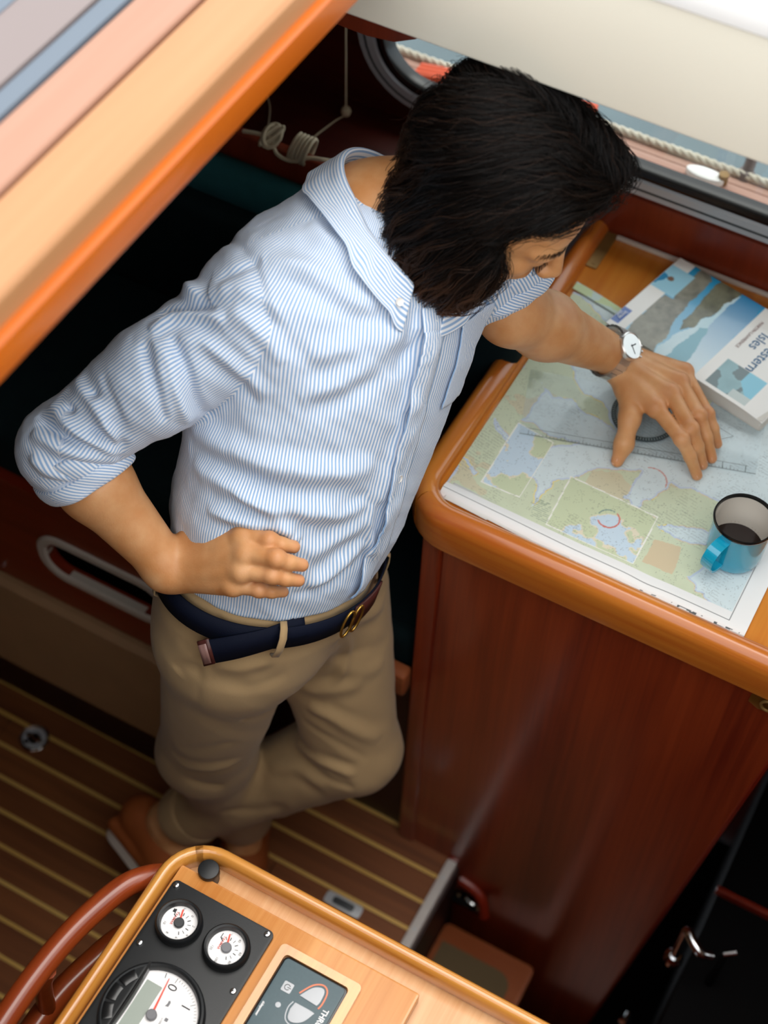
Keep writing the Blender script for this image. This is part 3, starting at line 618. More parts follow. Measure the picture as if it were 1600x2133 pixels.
# ---------------------------------------------------------------- painted flat prints (vertex colours carry only the print)
def print_mat(name, rough=.5, coat=0.):
    mt, nt, b = newmat(name); at = N(nt, 'Attribute', attribute_name='print'); nt.links.new(at.outputs['Color'], b.inputs['Base Color'])
    b.inputs['Roughness'].default_value = rough; b.inputs['Coat Weight'].default_value = coat; b.inputs['Coat Roughness'].default_value = .1; return mt
def set_print(me, rgb):
    at = me.color_attributes.new('print', 'FLOAT_COLOR', 'POINT'); c = np.ones((len(rgb), 4)); c[:, :3] = rgb
    at.data.foreach_set('color', c.astype(np.float32).ravel())
def grid_faces(nu, nv):
    i = np.arange(nu - 1)[:, None] * nv + np.arange(nv - 1)[None, :]; i = i.ravel()
    return np.stack([i, i + nv, i + nv + 1, i + 1], 1)
def fast_mesh(name, V, F):
    me = bpy.data.meshes.new(name); V = np.asarray(V, np.float32); F = np.asarray(F, np.int32)
    me.vertices.add(len(V)); me.vertices.foreach_set('co', V.ravel()); k = F.shape[1]
    me.loops.add(F.size); me.loops.foreach_set('vertex_index', F.ravel()); me.polygons.add(len(F))
    me.polygons.foreach_set('loop_start', np.arange(len(F), dtype=np.int32) * k)
    me.update(calc_edges=True); me.polygons.foreach_set('use_smooth', [True] * len(F)); return me
def vnoise(x, y, s, seed=0):
    """value noise"""
    x = np.asarray(x) * s + seed * 17.3; y = np.asarray(y) * s + seed * 9.1; i = np.floor(x).astype(np.int64); j = np.floor(y).astype(np.int64); u = x - i; v = y - j
    u = u * u * (3 - 2 * u); v = v * v * (3 - 2 * v)
    def h(a, b):
        t = np.sin(a * 127.1 + b * 311.7 + seed * 74.7) * 43758.5453; return t - np.floor(t)
    return (h(i, j) * (1 - u) + h(i + 1, j) * u) * (1 - v) + (h(i, j + 1) * (1 - u) + h(i + 1, j + 1) * u) * v
def fbm(x, y, s, seed=0, o=4): return sum(vnoise(x, y, s * 2 ** k, seed + k) * .5 ** k for k in range(o)) / sum(.5 ** k for k in range(o))
def L3(h): return np.array(lin(h)[:3])
def inpoly(x, y, poly):
    c = np.zeros(x.shape, bool); n = len(poly)
    for i in range(n):
        (x0, y0), (x1, y1) = poly[i], poly[(i + 1) % n]
        if y0 == y1: continue
        t = ((y0 > y) != (y1 > y)) & (x < (x1 - x0) * (y - y0) / (y1 - y0) + x0); c ^= t
    return c
def sdist(x, y, pts, closed=True):
    d = np.full(x.shape, 1e9); n = len(pts)
    for i in range(n if closed else n - 1):
        a = np.array(pts[i]); b = np.array(pts[(i + 1) % n]); ab = b - a
        t = np.clip(((x - a[0]) * ab[0] + (y - a[1]) * ab[1]) / (ab @ ab), 0, 1); d = np.minimum(d, np.hypot(x - a[0] - t * ab[0], y - a[1] - t * ab[1]))
    return d
# chart --------------------------------------------------------------
x0, x1, y0, y1 = -.496, -.062, 1.146, 1.586
nu, nv = 420, 426
X, Y = np.meshgrid(np.linspace(x0, x1, nu), np.linspace(y0, y1, nv), indexing='ij')
wob = (fbm(X, Y, 28, 3) - .5) * .03; wob2 = (fbm(X, Y, 28, 11) - .5) * .03
xx, yy = X + wob, Y + wob2
land = np.zeros(X.shape, bool)
for poly in [[(-0.5, 1.586), (-0.4018, 1.5374), (-0.3973, 1.4759), (-0.4523, 1.4652), (-0.4959, 1.4453), (-0.5039, 1.4782)], [(-0.4969, 1.4394), (-0.4447, 1.4485), (-0.3923, 1.4064), (-0.4338, 1.3926), (-0.4939, 1.4095)], [(-0.4296, 1.4156), (-0.3777, 1.4148), (-0.3301, 1.3724), (-0.3786, 1.3841)], [(-0.4922, 1.128), (-0.5037, 1.4143), (-0.4588, 1.3986), (-0.4548, 1.3202), (-0.4141, 1.319), (-0.3115, 1.3297), (-0.3889, 1.2804), (-0.3828, 1.2368), (-0.3291, 1.3053), (-0.2606, 1.3257), (-0.2623, 1.2967), (-0.2608, 1.2607), (-0.2449, 1.2882), (-0.235, 1.3311), (-0.1695, 1.3223), (-0.0944, 1.32), (-0.0421, 1.1783), (-0.0687, 1.1469), (-0.4922, 1.128)], [(-0.3321, 1.5137), (-0.2434, 1.4925), (-0.2188, 1.4663), (-0.2602, 1.4625), (-0.3122, 1.4835)]]: land |= inpoly(xx, yy, poly)
sea_p = [[(-0.4328, 1.2743), (-0.3995, 1.3031), (-0.3216, 1.3528), (-0.3155, 1.3226), (-0.3837, 1.2691), (-0.3759, 1.2222), (-0.3857, 1.1982), (-0.3918, 1.2409)], [(-0.4844, 1.2981), (-0.4777, 1.3069), (-0.4505, 1.2737), (-0.46, 1.2634)], [(-0.4968, 1.2278), (-0.493, 1.2348), (-0.4642, 1.2134), (-0.4679, 1.2065)], [(-0.2707, 1.3247), (-0.2513, 1.3453), (-0.2375, 1.3203), (-0.2553, 1.2639), (-0.2727, 1.2722)], [(-0.2225, 1.2511), (-0.1854, 1.2768), (-0.1438, 1.2738), (-0.1477, 1.2495), (-0.1986, 1.2425)], [(-0.1461, 1.2286), (-0.1163, 1.2544), (-0.0677, 1.2476), (-0.0683, 1.1798), (-0.1028, 1.1685), (-0.1621, 1.2022)], [(-0.4044, 1.2525), (-0.3837, 1.2691), (-0.3738, 1.2327), (-0.3815, 1.219)]]
for poly in sea_p: land &= ~inpoly(xx, yy, poly)
base = np.where(land[..., None], L3('#cfd8bb'), L3('#d6e4e7'))
nz = fbm(X, Y, 60, 5)[..., None]
base = base * (1 + .10 * (nz - .5))
blot = fbm(X, Y, 14, 21)
base = np.where((land & (blot > .62))[..., None], L3('#d3cdaf'), base)
# coast fringe
ld = land.astype(float); bl = ld.copy()
for _ in range(5): bl = (bl + np.roll(bl, 1, 0) + np.roll(bl, -1, 0) + np.roll(bl, 1, 1) + np.roll(bl, -1, 1)) / 5
base = np.where(((bl > .02) & (bl < .5) & ~land)[..., None], L3('#c6d3e4'), base)
cl = np.abs(bl - .5) < .2
base = np.where((cl & (fbm(X, Y, 40, 8) > .5))[..., None], L3('#d9cdb0'), base)
base = np.where((cl & (fbm(X, Y, 22, 31) > .66))[..., None], L3('#e8d98e'), base)
# insets
for q, seed in [([(-0.4576, 1.3185), (-0.4006, 1.3102), (-0.4008, 1.2033), (-0.456, 1.2012)], 3), ([(-0.3554, 1.2693), (-0.2279, 1.2642), (-0.2266, 1.1791), (-0.3509, 1.1793)], 13)]:
    ins = inpoly(X, Y, q); n2 = fbm(X, Y, 22, seed) + .25 * (fbm(X, Y, 70, seed + 5) - .5)
    c = np.array(q).mean(0); sea = n2 + .9 * (.05 - np.hypot(X - c[0] - .01, Y - c[1] + .0)) * 4 > .52
    cc = np.where(sea[..., None], L3('#c9dcea'), L3('#cbd5b2')); e2 = np.abs(n2 + .9 * (.05 - np.hypot(X - c[0] - .01, Y - c[1])) * 4 - .52) < .016
    cc = np.where(e2[..., None], L3('#e4dcc4'), cc); base = np.where(ins[..., None], cc, base)
    base = np.where((sdist(X, Y, q) < .0009)[..., None], L3('#f2f2ea'), base)
# tiny soundings and place names
spk = rng.random(X.shape); sp2 = (vnoise(X, Y, 150, 51) > .55)
base = np.where(((spk > .925) & sp2)[..., None], base * .62, base)
row = (np.abs(((X * .2 + Y) * 210) % 1 - .5) < .12) & (fbm(X, Y, 26, 61) > .60) & (vnoise(X * 1.0, Y * .2, 500, 3) > .35)
base = np.where(row[..., None], base * .75, base)
# text block, note panel, arcs
tb = inpoly(X, Y, [(-0.3808, 1.2147), (-0.3581, 1.2141), (-0.3502, 1.1823), (-0.3755, 1.1813)]); base = np.where((tb & (((Y * 330) % 1) < .4) & (vnoise(X, Y, 400, 77) > .25))[..., None], L3('#9fae96'), base)
base = np.where(inpoly(xx * .5 + X * .5, yy * .5 + Y * .5, [(-0.2189, 1.2264), (-0.1845, 1.2328), (-0.1795, 1.188), (-0.2164, 1.1884)])[..., None], L3('#d4c3a2'), base)
def arcpts(c, r, a0, a1, n=24): return [(c[0] + r * math.cos(math.radians(a0 + (a1 - a0) * i / n)), c[1] + r * math.sin(math.radians(a0 + (a1 - a0) * i / n))) for i in range(n + 1)]
base = np.where((sdist(X, Y, arcpts((-0.2832, 1.2298), .0145, -140, 60), False) < .0011)[..., None], L3('#d2766a'), base)
base = np.where((sdist(X, Y, arcpts((-0.2832, 1.2298), .0145, 80, 170), False) < .0009)[..., None], L3('#7f9a90'), base)
base = np.where((sdist(X, Y, arcpts((-0.2602, 1.3165), .022, 0, 120), False) < .0008)[..., None], L3('#cf8a80'), base)
# margins
mg_ = np.minimum(np.minimum(X - x0 + .02, x1 - X), Y - (y0 + .006)); dm = np.minimum(x1 - X, Y - y0 - .001)
base = np.where((dm < .026)[..., None], L3('#efefee'), base)
base = np.where((((np.abs(x1 - .0245 - X) < .0006) & (Y > y0 + .013)) | ((np.abs(Y - y0 - .0135) < .0006) & (X < x1 - .024)))[..., None], L3('#63686a'), base)
base = np.where(((Y < y0 + .004) & (vnoise(X, Y, 220, 91) > .72) & (X > -.22))[..., None], L3('#4c5558'), base)
Z = 1.0075 + .0012 * (fbm(X, Y, 9, 2) - .5) + .0035 * np.exp(-((Y - y0 - .014) / .012) ** 2) * (.6 + .8 * fbm(X, Y * 0, 7, 4)) * np.clip((x1 + .02 - X) / .25, .2, 1) - .002 * np.clip(1 - (Y - y0) / .006, 0, 1)
Yb = Y + .010 * np.clip((-.30 - X) / .2, 0, 1) * np.clip(1 - (Y - y0) / .05, 0, 1) - .003 * np.exp(-((X + .20) / .02) ** 2) * np.clip(1 - (Y - y0) / .04, 0, 1)
me = fast_mesh('chart', np.stack([X, Yb, Z], -1).reshape(-1, 3), grid_faces(nu, nv)); set_print(me, base.reshape(-1, 3))
M['chart'] = print_mat('chart_print', .55)
ch = thing('nautical_chart', 'folded paper sea chart in pale green and blue covering the table', 'chart', (-.28, 1.36, 1.005))
link('sheet', me, M['chart'], ch)
M['paper'] = plain('chart_paper', '#e9ebe8', .6)
edge = []
for k in range(4):
    ex = np.linspace(x0 + .003 * k, x1 - .12 * k, 60)
    ey = y0 - .0005 - .0012 * k + .010 * np.clip((-.30 - ex) / .2, 0, 1) - .003 * np.exp(-((ex + .20) / .02) ** 2); ez = 1.0052 + .0006 * k + .0012 * np.sin(ex * 23 + k) ** 2
    V = []; 
    for a, b, c in zip(ex, ey, ez): V += [(a, b, c), (a, b + .03, c + .0004)]
    F = [(2 * i, 2 * i + 2, 2 * i + 3, 2 * i + 1) for i in range(59)]; o = arr_obj('folded_leaf', V, F, M['paper'], ch)
    md = o.modifiers.new('thickness', 'SOLIDIFY'); md.thickness = .0006
# second folded chart corner showing behind the arm
c2 = thing('spare_chart', 'second folded green chart whose edge shows between arm and book', 'chart', (-.46, 1.57, 1.004))
nu2, nv2 = 60, 26
U2, V2 = np.meshgrid(np.linspace(0, 1, nu2), np.linspace(0, 1, nv2), indexing='ij')
px = -.500 + U2 * .10; py = 1.5900 + V2 * .016 - U2 * .022
b2 = np.where((fbm(px, py, 50, 4) > .48)[..., None], L3('#cbdcae'), L3('#c9dcd6'))
me = fast_mesh('spare', np.stack([px, py, 1.0095 + .001 * np.sin(U2 * 4)], -1).reshape(-1, 3), grid_faces(nu2, nv2)); set_print(me, b2.reshape(-1, 3)); link('sheet', me, M['chart'], c2)
o = c2.children[0]; md = o.modifiers.new('thickness', 'SOLIDIFY'); md.thickness = .0015

# plotter -------------------------------------------------------------
pm, nt, b = newmat('clear_plastic'); nt.nodes.remove(b)
tr = N(nt, 'BsdfTransparent'); tr.inputs[0].default_value = (.95, .96, .965, 1); gl = N(nt, 'BsdfGlossy'); gl.inputs['Roughness'].default_value = .08
mx = N(nt, 'MixShader'); mx.inputs[0].default_value = .05; nt.links.new(tr.outputs[0], mx.inputs[1]); nt.links.new(gl.outputs[0], mx.inputs[2])
nt.links.new(mx.outputs[0], nt.nodes['Material Output'].inputs[0])
pl = thing('course_plotter', 'clear plastic course plotter with dark compass ring under the hand', 'plotter', (-.31, 1.41, 1.010))
q = [(-.484, 1.412), (-.447, 1.298), (-.140, 1.393), (-.163, 1.500)]
prism('clear_plate', q, 1.0105, 1.0125, pm, pl, bev=.0004)
ink2 = plain('plotter_print', '#4b585b', .6)
C_ = (-.310, 1.413)
lathe('compass_ring', [(.0465, 1.0126), (.0465, 1.0142), (.0400, 1.0142), (.0400, 1.0126)], (*C_, 0), plain('dark_compass_ring', '#39464a', .4), pl, seg=56, cap0=False, cap1=False)
lathe('compass_disc', [(.0400, 1.0130), (.0001, 1.0130)], (*C_, 0), pm, pl, seg=48, cap0=False, cap1=False)
bm = bmesh.new()
for i in range(72):
    a = i * math.pi / 36; d = (math.cos(a), math.sin(a)); p = (-d[1], d[0]); r0_ = .0415 if i % 3 else .0408
    bm.faces.new([bm.verts.new((C_[0] + d[0] * r + p[0] * s * .0004, C_[1] + d[1] * r + p[1] * s * .0004, 1.01435)) for r, s in ((r0_, -1), (.0452, -1), (.0452, 1), (r0_, 1))])
for k in range(-3, 4):
    for t in (0, 1):
        h = math.sqrt(.038 ** 2 - (k * .01) ** 2); e = [(k * .01 - .0002, -h), (k * .01 + .0002, -h), (k * .01 + .0002, h), (k * .01 - .0002, h)]
        ca, sa = math.cos(.3 + t * math.pi / 2), math.sin(.3 + t * math.pi / 2); bm.faces.new([bm.verts.new((C_[0] + ca * u - sa * v, C_[1] + sa * u + ca * v, 1.0132)) for u, v in e])
bm_obj('ring_marks', bm, plain('pale_ring_print', '#9fb0b2', .6), pl, smooth=False)
bm = bmesh.new()
def lineseg(a, b, wd, z):
    a, b = Vector(a), Vector(b); d = (b - a).normalized(); p = Vector((-d.y, d.x)) * wd; bm.faces.new([bm.verts.new((*v, z)) for v in (a - p, b - p, b + p, a + p)])
e0, e1 = Vector((-.447, 1.298)), Vector((-.140, 1.393)); ed = (e1 - e0).normalized(); en = Vector((-ed.y, ed.x))
for i in range(58): lineseg(e0 + ed * (.012 + i * .005), e0 + ed * (.012 + i * .005) + en * (.008 if i % 5 == 0 else .004), .00022, 1.0127)
lineseg(e0 + en * .0005, e1 + en * .0005, .0004, 1.0127); lineseg(e0 + en * .012 + ed * .01, e1 + en * .012 - ed * .012, .0003, 1.0127)
lineseg(e1 + en * .001 - ed * .014, e1 + en * .012 - ed * .014, .0004, 1.0127); lineseg(e1 + en * .001 - ed * .045, e1 + en * .012 - ed * .045, .0004, 1.0127)
g = [Vector((-.245, 1.452)), Vector((-.225, 1.448)), Vector((-.190, 1.440)), Vector((-.205, 1.425)), Vector((-.235, 1.425))]
for i in range(4): lineseg(g[i], g[i + 1], .0003, 1.0127)
bm_obj('scale_print', bm, ink2, pl, smooth=False)

# book ----------------------------------------------------------------
bk_ = thing('pilot_book', 'glossy pilot book with blue island photographs lying beside the watch', 'book', (-.27, 1.6, 1.01))
O = np.array((-.4237, 1.5312)); e1 = np.array((.972, -.235)); e1 = e1 / np.linalg.norm(e1); e2 = np.array((-e1[1], e1[0])); BL, BW = .2690, .1820     # long side (u) and width (v)
Bm = Matrix(((e1[0], e2[0], 0, O[0]), (e1[1], e2[1], 0, O[1]), (0, 0, 1, 0), (0, 0, 0, 1)))
nu, nv = 240, 190
U, Vv = np.meshgrid(np.linspace(0, BL, nu), np.linspace(-.0, BW, nv), indexing='ij')
cov = np.ones(U.shape + (3,)) * L3('#eceae6')
nb1 = (fbm(U, Vv, 45, 5) - .5) * .012; nb2 = (fbm(U, Vv, 45, 9) - .5) * .012; BP = {'rock': [(0.0291, -0.0071), (0.0261, 0.1043), (0.0426, 0.1041), (0.0391, 0.1629), (0.0352, 0.1866), (0.0637, 0.1742), (0.068, 0.1044), (0.0682, 0.0758), (0.0788, 0.0495), (0.0853, -0.0054)], 'isl': [(0.0871, 0.0601), (0.0807, 0.0772), (0.0769, 0.1157), (0.0747, 0.1671), (0.0753, 0.2031), (0.1142, 0.1996), (0.1075, 0.1663), (0.1009, 0.1057), (0.0953, 0.0757)], 'hill': [(0.1051, -0.0039), (0.1013, 0.0814), (0.1134, 0.0904), (0.1308, 0.0007)], 'sky': [(0.1288, -0.0012), (0.1135, 0.0879), (0.1105, 0.1255), (0.112, 0.1867), (0.1486, 0.1871), (0.1589, -0.002)], 'pale': [(0.0863, -0.0044), (0.0853, 0.0429), (0.0953, 0.0757), (0.1018, 0.1079), (0.1078, 0.1719), (0.1142, 0.1835), (0.1146, 0.0838), (0.1289, -0.0036)]}
def inb(k): return inpoly(U + nb1, Vv + nb2, BP[k])
pic = (U > .0275 - .05 * (Vv - .09) * 0) & (U < .151)
t = np.clip((U - .03) / .12, 0, 1); sh_ = np.clip(Vv / .17, 0, 1)
seac = L3('#1396c8') * (.35 + .65 * sh_)[..., None] + L3('#bfe0ea') * (.65 * (1 - sh_))[..., None]
seac = np.where(inb('pale')[..., None], L3('#a9d4e2') + (L3('#d8e8ee') - L3('#a9d4e2')) * fbm(U, Vv, 30, 3)[..., None], seac)
g2 = np.clip((Vv - .02) / .16, 0, 1)[..., None]; seac = np.where(inb('sky')[..., None], L3('#d3e6ee') * (1 - g2) + L3('#1d86bd') * g2, seac)
seac = np.where(inb('hill')[..., None], L3('#7db3c4'), seac)
rock = L3('#8d8b7c') * (.30 + 1.1 * fbm(U, Vv, 70, 15))[..., None]
seac = np.where(inb('rock')[..., None], rock, seac); seac = np.where(inb('isl')[..., None], rock * np.array((.62, .64, .52)), seac)
cov = np.where(pic[..., None], seac, cov)
def rectm(u0, u1, v0, v1): return (U > u0) & (U < u1) & (Vv > v0) & (Vv < v1)
p1 = rectm(.001, .0415, .106, .162)
pc = np.where((fbm(U, Vv, 30, 41) > .5)[..., None], L3('#9acfe4'), L3('#0f84b6')); pc = np.where((np.hypot(U - .016, Vv - .136) < .005)[..., None], L3('#7a5a48'), pc)
cov = np.where(p1[..., None], pc, cov)
p2 = rectm(.0, .0142, .010, .045); cov = np.where(p2[..., None], L3('#2c5cae'), cov)
p3 = rectm(.168, .2345, .0065, .063)
hh = fbm(U, Vv, 34, 71); pc = L3('#86aeb6') * (.8 + .4 * hh)[..., None]; pc = np.where((hh > .55 + 2 * (U - .21) * (U > .21))[..., None], L3('#5f7478'), pc); pc = np.where(((U > .205) & (Vv > .040 - (U - .205)))[..., None], L3('#7cc4dc'), pc)
pc = np.where(((U > .205) & (Vv < .022))[..., None], L3('#bcc8c6'), pc)
cov = np.where(p3[..., None], pc, cov)
Zc = 1.0305 + .0015 * np.sin(U / BL * 3.0) - .0035 * np.clip((U - .22) / .05, 0, 1) ** 2 * np.clip(1 - Vv / .1, 0, 1)
loc = np.stack([O[0] + U * e1[0] + Vv * e2[0], O[1] + U * e1[1] + Vv * e2[1], Zc], -1)
me = fast_mesh('cover', loc.reshape(-1, 3), grid_faces(nu, nv)); set_print(me, cov.reshape(-1, 3))
o = link('cover', me, print_mat('cover_print', .3, .5), bk_); md = o.modifiers.new('thickness', 'SOLIDIFY'); md.thickness = .0008; md.offset = -1
pages = plain('page_block', '#d8d4cc', .7)
for k in range(7):
    bm = prism_bm(rrect(.001 + .0007 * (k % 3), BL - .0015 - .0008 * (k % 2), .0012, BW - .001, .004, 3, (0, 0, 0, 1)), 0, .0022, .0003, 1)
    bmesh.ops.transform(bm, matrix=Matrix.Translation((0, 0, 1.0110 + k * .0026)) @ Bm, verts=bm.verts); bm_obj('page_bundle', bm, pages, bk_)
cb = prism_bm(rrect(0, BL, 0, BW, .004, 3), 1.0098, 1.0108, .0002, 1); bmesh.ops.transform(cb, matrix=Bm, verts=cb.verts); bm_obj('back_cover', cb, pages, bk_)
def bw(s, size, u, v, mat, rot=0, bold=False, sx_=1.):
    me = text_mesh(s, size, bold); me.transform(Bm @ Matrix.Translation((u, v, 1.0324)) @ Matrix.Rotation(rot - math.pi / 2, 4, 'Z') @ Matrix.Diagonal((sx_, 1, 1, 1))); link('lettering', me, mat, bk_)
tit = plain('title_blue', '#2f6f9c', .6)
bw('Western', .0235, .2030, .1020, tit, sx_=.92); bw('Isles', .0235, .1820, .1200, tit, sx_=.92); bw('MARTIN LAWRENCE', .0072, .1640, .1220, plain('author_maroon', '#7c4a4a', .6))
wl = plain('label_white', '#e6ecf4', .6); bw('Imray', .0078, .0095, .0275, wl, bold=True); bw('pilot', .0062, .0038, .0275, wl, bold=True)

# ================================================================ the man
f4 = np.float32
def A(*v): return np.array(v, np.float64)
def unit(v): v = np.asarray(v, float); return v / np.linalg.norm(v)
def capsule(a, b, r1, r2=None, k=.02):
    a, b = np.asarray(a, float), np.asarray(b, float); r2 = r1 if r2 is None else r2; ba = b - a; l2 = ba @ ba + 1e-12
    def f(p):
        pa = p - a; t = np.clip(pa @ ba / l2, 0, 1); q = pa - t[:, None] * ba
        return np.sqrt((q * q).sum(1)) - (r1 + (r2 - r1) * t)
    f.c = (a + b) / 2; f.R = np.sqrt(l2) / 2 + max(r1, r2); f.k = k; return f
def ellipsoid(c, rad, Rm=None, k=.02):
    c = np.asarray(c, float); rad = np.asarray(rad, float); Rm = np.eye(3) if Rm is None else np.asarray(Rm, float)   # rows = local axes
    def f(p):
        q = (p - c) @ Rm.T; k0 = np.sqrt(((q / rad) ** 2).sum(1)); k1 = np.sqrt(((q / rad ** 2) ** 2).sum(1)) + 1e-9
        return k0 * (k0 - 1) / k1
    f.c = c; f.R = rad.max(); f.k = k; return f
def slab(c, half, rnd, Rm, k=.02):
    c = np.asarray(c, float); half = np.asarray(half, float) - rnd; Rm = np.asarray(Rm, float)
    def f(p):
        q = np.abs((p - c) @ Rm.T) - half; return np.sqrt((np.maximum(q, 0) ** 2).sum(1)) + np.minimum(q.max(1), 0) - rnd
    f.c = c; f.R = np.linalg.norm(half) + rnd; f.k = k; return f
def smin(a, b, k):
    k = np.maximum(k, 1e-6)
    h = np.maximum(k - np.abs(a - b), 0) / k; return np.minimum(a, b) - h * h * k * .25
def smax(a, b, k): return -smin(-a, -b, k)
def evalsdf(prims, p, cut=None):
    d = np.full(len(p), 1.0)
    c = p.mean(0) if cut is None else cut[0]; rr = (np.sqrt(((p - c) ** 2).sum(1)).max() if len(p) else 0) if cut is None else cut[1]
    for f in prims:
        if np.linalg.norm(f.c - c) - f.R - rr > max(f.k, .01) + .02: continue
        sub = getattr(f, 'sub', False); v = f(p)
        d = smax(d, -v, f.k) if sub else smin(d, v, f.k)
    return d
def chunks(prims, p, n=20000):
    # keep spatially compact batches so that far primitives are skipped
    key = np.floor(p / .12).astype(np.int64); o = np.lexsort(key.T); out_ = np.empty(len(p))
    ks = key[o]; brk = np.flatnonzero(np.any(np.diff(ks, axis=0) != 0, axis=1)) + 1
    for s in np.split(o, brk):
        for i in range(0, len(s), n): q = s[i:i + n]; out_[q] = evalsdf(prims, p[q])
    return out_
def grad(prims, p, e=.0012):
    g = np.empty_like(p)
    for i in range(3):
        a = p.copy(); b = p.copy(); a[:, i] += e; b[:, i] -= e; g[:, i] = chunks(prims, a) - chunks(prims, b)
    return g / (np.linalg.norm(g, axis=1, keepdims=True) + 1e-9)
def surface(prims, lo, hi, h, nb=24, newton=2, boxes=None):
    """surface nets over a sparse set of blocks; returns vertices, quads and normals"""
    lo = np.asarray(lo, float); hi = np.asarray(hi, float); S = nb * h; nblk = np.ceil((hi - lo) / S).astype(int)
    K = 1 << 20; vk, vp, qk = [], [], []
    ii = np.stack(np.meshgrid(*[np.arange(n) for n in nblk], indexing='ij'), -1).reshape(-1, 3)
    cen = lo + (ii + .5) * S; keep = np.array([abs(evalsdf(prims, cen[i:i + 1], (cen[i], S))[0]) < S * .95 for i in range(len(ii))])
    r = np.arange(nb + 2); G = np.stack(np.meshgrid(r, r, r, indexing='ij'), -1).reshape(-1, 3); n2 = nb + 2
    for b in ii[keep]:
        base = b * nb; P_ = lo + (G + base) * h; D_ = evalsdf(prims, P_).reshape(n2, n2, n2)
        s = D_ < 0
        if s.all() or not s.any(): continue
        m = nb + 1                                  # cells 0..nb (one overlap)
        cs = [s[x:x + m, y:y + m, z:z + m] for x in (0, 1) for y in (0, 1) for z in (0, 1)]
        sm = sum(c.astype(np.int8) for c in cs); act = (sm > 0) & (sm < 8); idx = np.argwhere(act)
        if not len(idx): continue
        acc = np.zeros((len(idx), 3)); cnt = np.zeros(len(idx))
        dv = {o: D_[idx[:, 0] + o[0], idx[:, 1] + o[1], idx[:, 2] + o[2]] for o in [(x, y, z) for x in (0, 1) for y in (0, 1) for z in (0, 1)]}
        for ax in range(3):
            for u in (0, 1):
                for v in (0, 1):
                    o0 = [0, 0, 0]; o0[(ax + 1) % 3] = u; o0[(ax + 2) % 3] = v; o1 = list(o0); o1[ax] = 1
                    a, c = dv[tuple(o0)], dv[tuple(o1)]; cr = (a < 0) != (c < 0); t = np.where(cr, a / (a - c + 1e-12), 0)
                    pt = np.tile(np.array(o0, float), (len(idx), 1)); pt[:, ax] = t; acc += pt * cr[:, None]; cnt += cr
        gk = idx + base; vk.append((gk[:, 0] * K + gk[:, 1]) * K + gk[:, 2]); vp.append(lo + (gk + acc / cnt[:, None]) * h)
        for ax in range(3):
            a1, a2 = (ax + 1) % 3, (ax + 2) % 3; sl0 = [slice(1, nb + 1)] * 3; sl1 = [slice(1, nb + 1)] * 3
            sl0[ax] = slice(0, nb); sl1[ax] = slice(1, nb + 1)
            A_, B_ = s[tuple(sl0)], s[tuple(sl1)]; e = np.argwhere(A_ != B_)
            if not len(e): continue
            inside = A_[e[:, 0], e[:, 1], e[:, 2]]; off = np.ones(3, int); off[ax] = 0; e = e + off + base; q = []
            for u, v in ((-1, -1), (0, -1), (0, 0), (-1, 0)):
                c = e.copy(); c[:, a1] += u; c[:, a2] += v; q.append((c[:, 0] * K + c[:, 1]) * K + c[:, 2])
            q = np.stack(q, 1); q[~inside] = q[~inside][:, ::-1]; qk.append(q)
    vk = np.concatenate(vk); vp = np.concatenate(vp); qk = np.concatenate(qk); uk, first = np.unique(vk, return_index=True); V = vp[first]
    qi = np.searchsorted(uk, qk); qi = np.minimum(qi, len(uk) - 1); ok = (uk[qi] == qk).all(1); Fq = qi[ok]
    used = np.zeros(len(V), bool); used[Fq.ravel()] = True; remap = np.cumsum(used) - 1; V = V[used]; Fq = remap[Fq]
    for _ in range(newton):
        d = chunks(prims, V); g = grad(prims, V); V = V - g * np.clip(d, -h, h)[:, None]
    return V, Fq, grad(prims, V, .002)
def cast(prims, dirs):
    """where rays from the camera position meet the surface (used to lay folds, seams and buttons on the cloth)"""
    o = A(0, 0, 2.65); d = np.asarray(dirs, float); d = d / np.linalg.norm(d, axis=1, keepdims=True); t = np.full(len(d), 1.2)
    for _ in range(90):
        v = evalsdf(prims, o + d * t[:, None], (A(-.6, 1, 1), 50.)); t = np.minimum(t + .8 * v, 4.)
    return o + d * t[:, None]
def attr(me, name, val):
    at = me.attributes.new(name, 'FLOAT', 'POINT'); at.data.foreach_set('value', np.asarray(val, np.float32))
def frame(fwd, up): fwd = unit(fwd); l = unit(np.cross(up, fwd)); u = np.cross(fwd, l); return np.stack([fwd, l, u])

# ---------------------------------------------------------------- joints (metres)
belt = A(-0.6332, 0.9655, 1.0103); nb = A(-0.6113, 1.1790, 1.4191)
shR = A(-0.6893, 0.9980, 1.3807); elR = A(-0.8287, 0.8308, 1.2472); wrR = A(-0.6946, 0.8280, 1.0987)
shL = A(-0.5501, 1.2988, 1.3976); elL = A(-.478, 1.288, 1.243); wrL = A(-0.3737, 1.4477, 1.0660)
hipR = belt + A(-.019, -.088, -.075); hipL = belt + A(.019, .088, -.135)
knR = A(-0.7270, 0.8915, 0.5125); anR = A(-0.7333, 0.9786, 0.0900)
knL = A(-0.5376, 1.0084, 0.5088); anL = A(-0.8152, 0.8727, 0.2000)
head = A(-0.4848, 1.2141, 1.5002)
Fh = unit(A(.829, .022, -.559)); HR = frame(Fh, A(0, 0, 1)); Hf, Hl, Hu = HR
T_ = nb - belt; Ls = np.linalg.norm(T_); T_ = T_ / Ls
phi0, phi1 = math.radians(-12), math.radians(-27)
F0 = unit(A(math.cos(phi0), math.sin(phi0), 0) - T_ * (T_ @ A(math.cos(phi0), math.sin(phi0), 0))); L0 = np.cross(T_, F0)
# belt plane: right hip raised
BL_ = unit(A(.20, .935, -.38)); BF = unit(A(math.cos(phi0), math.sin(phi0), -.03) - BL_ * (BL_ @ A(math.cos(phi0), math.sin(phi0), -.03))); BU = np.cross(BF, BL_)

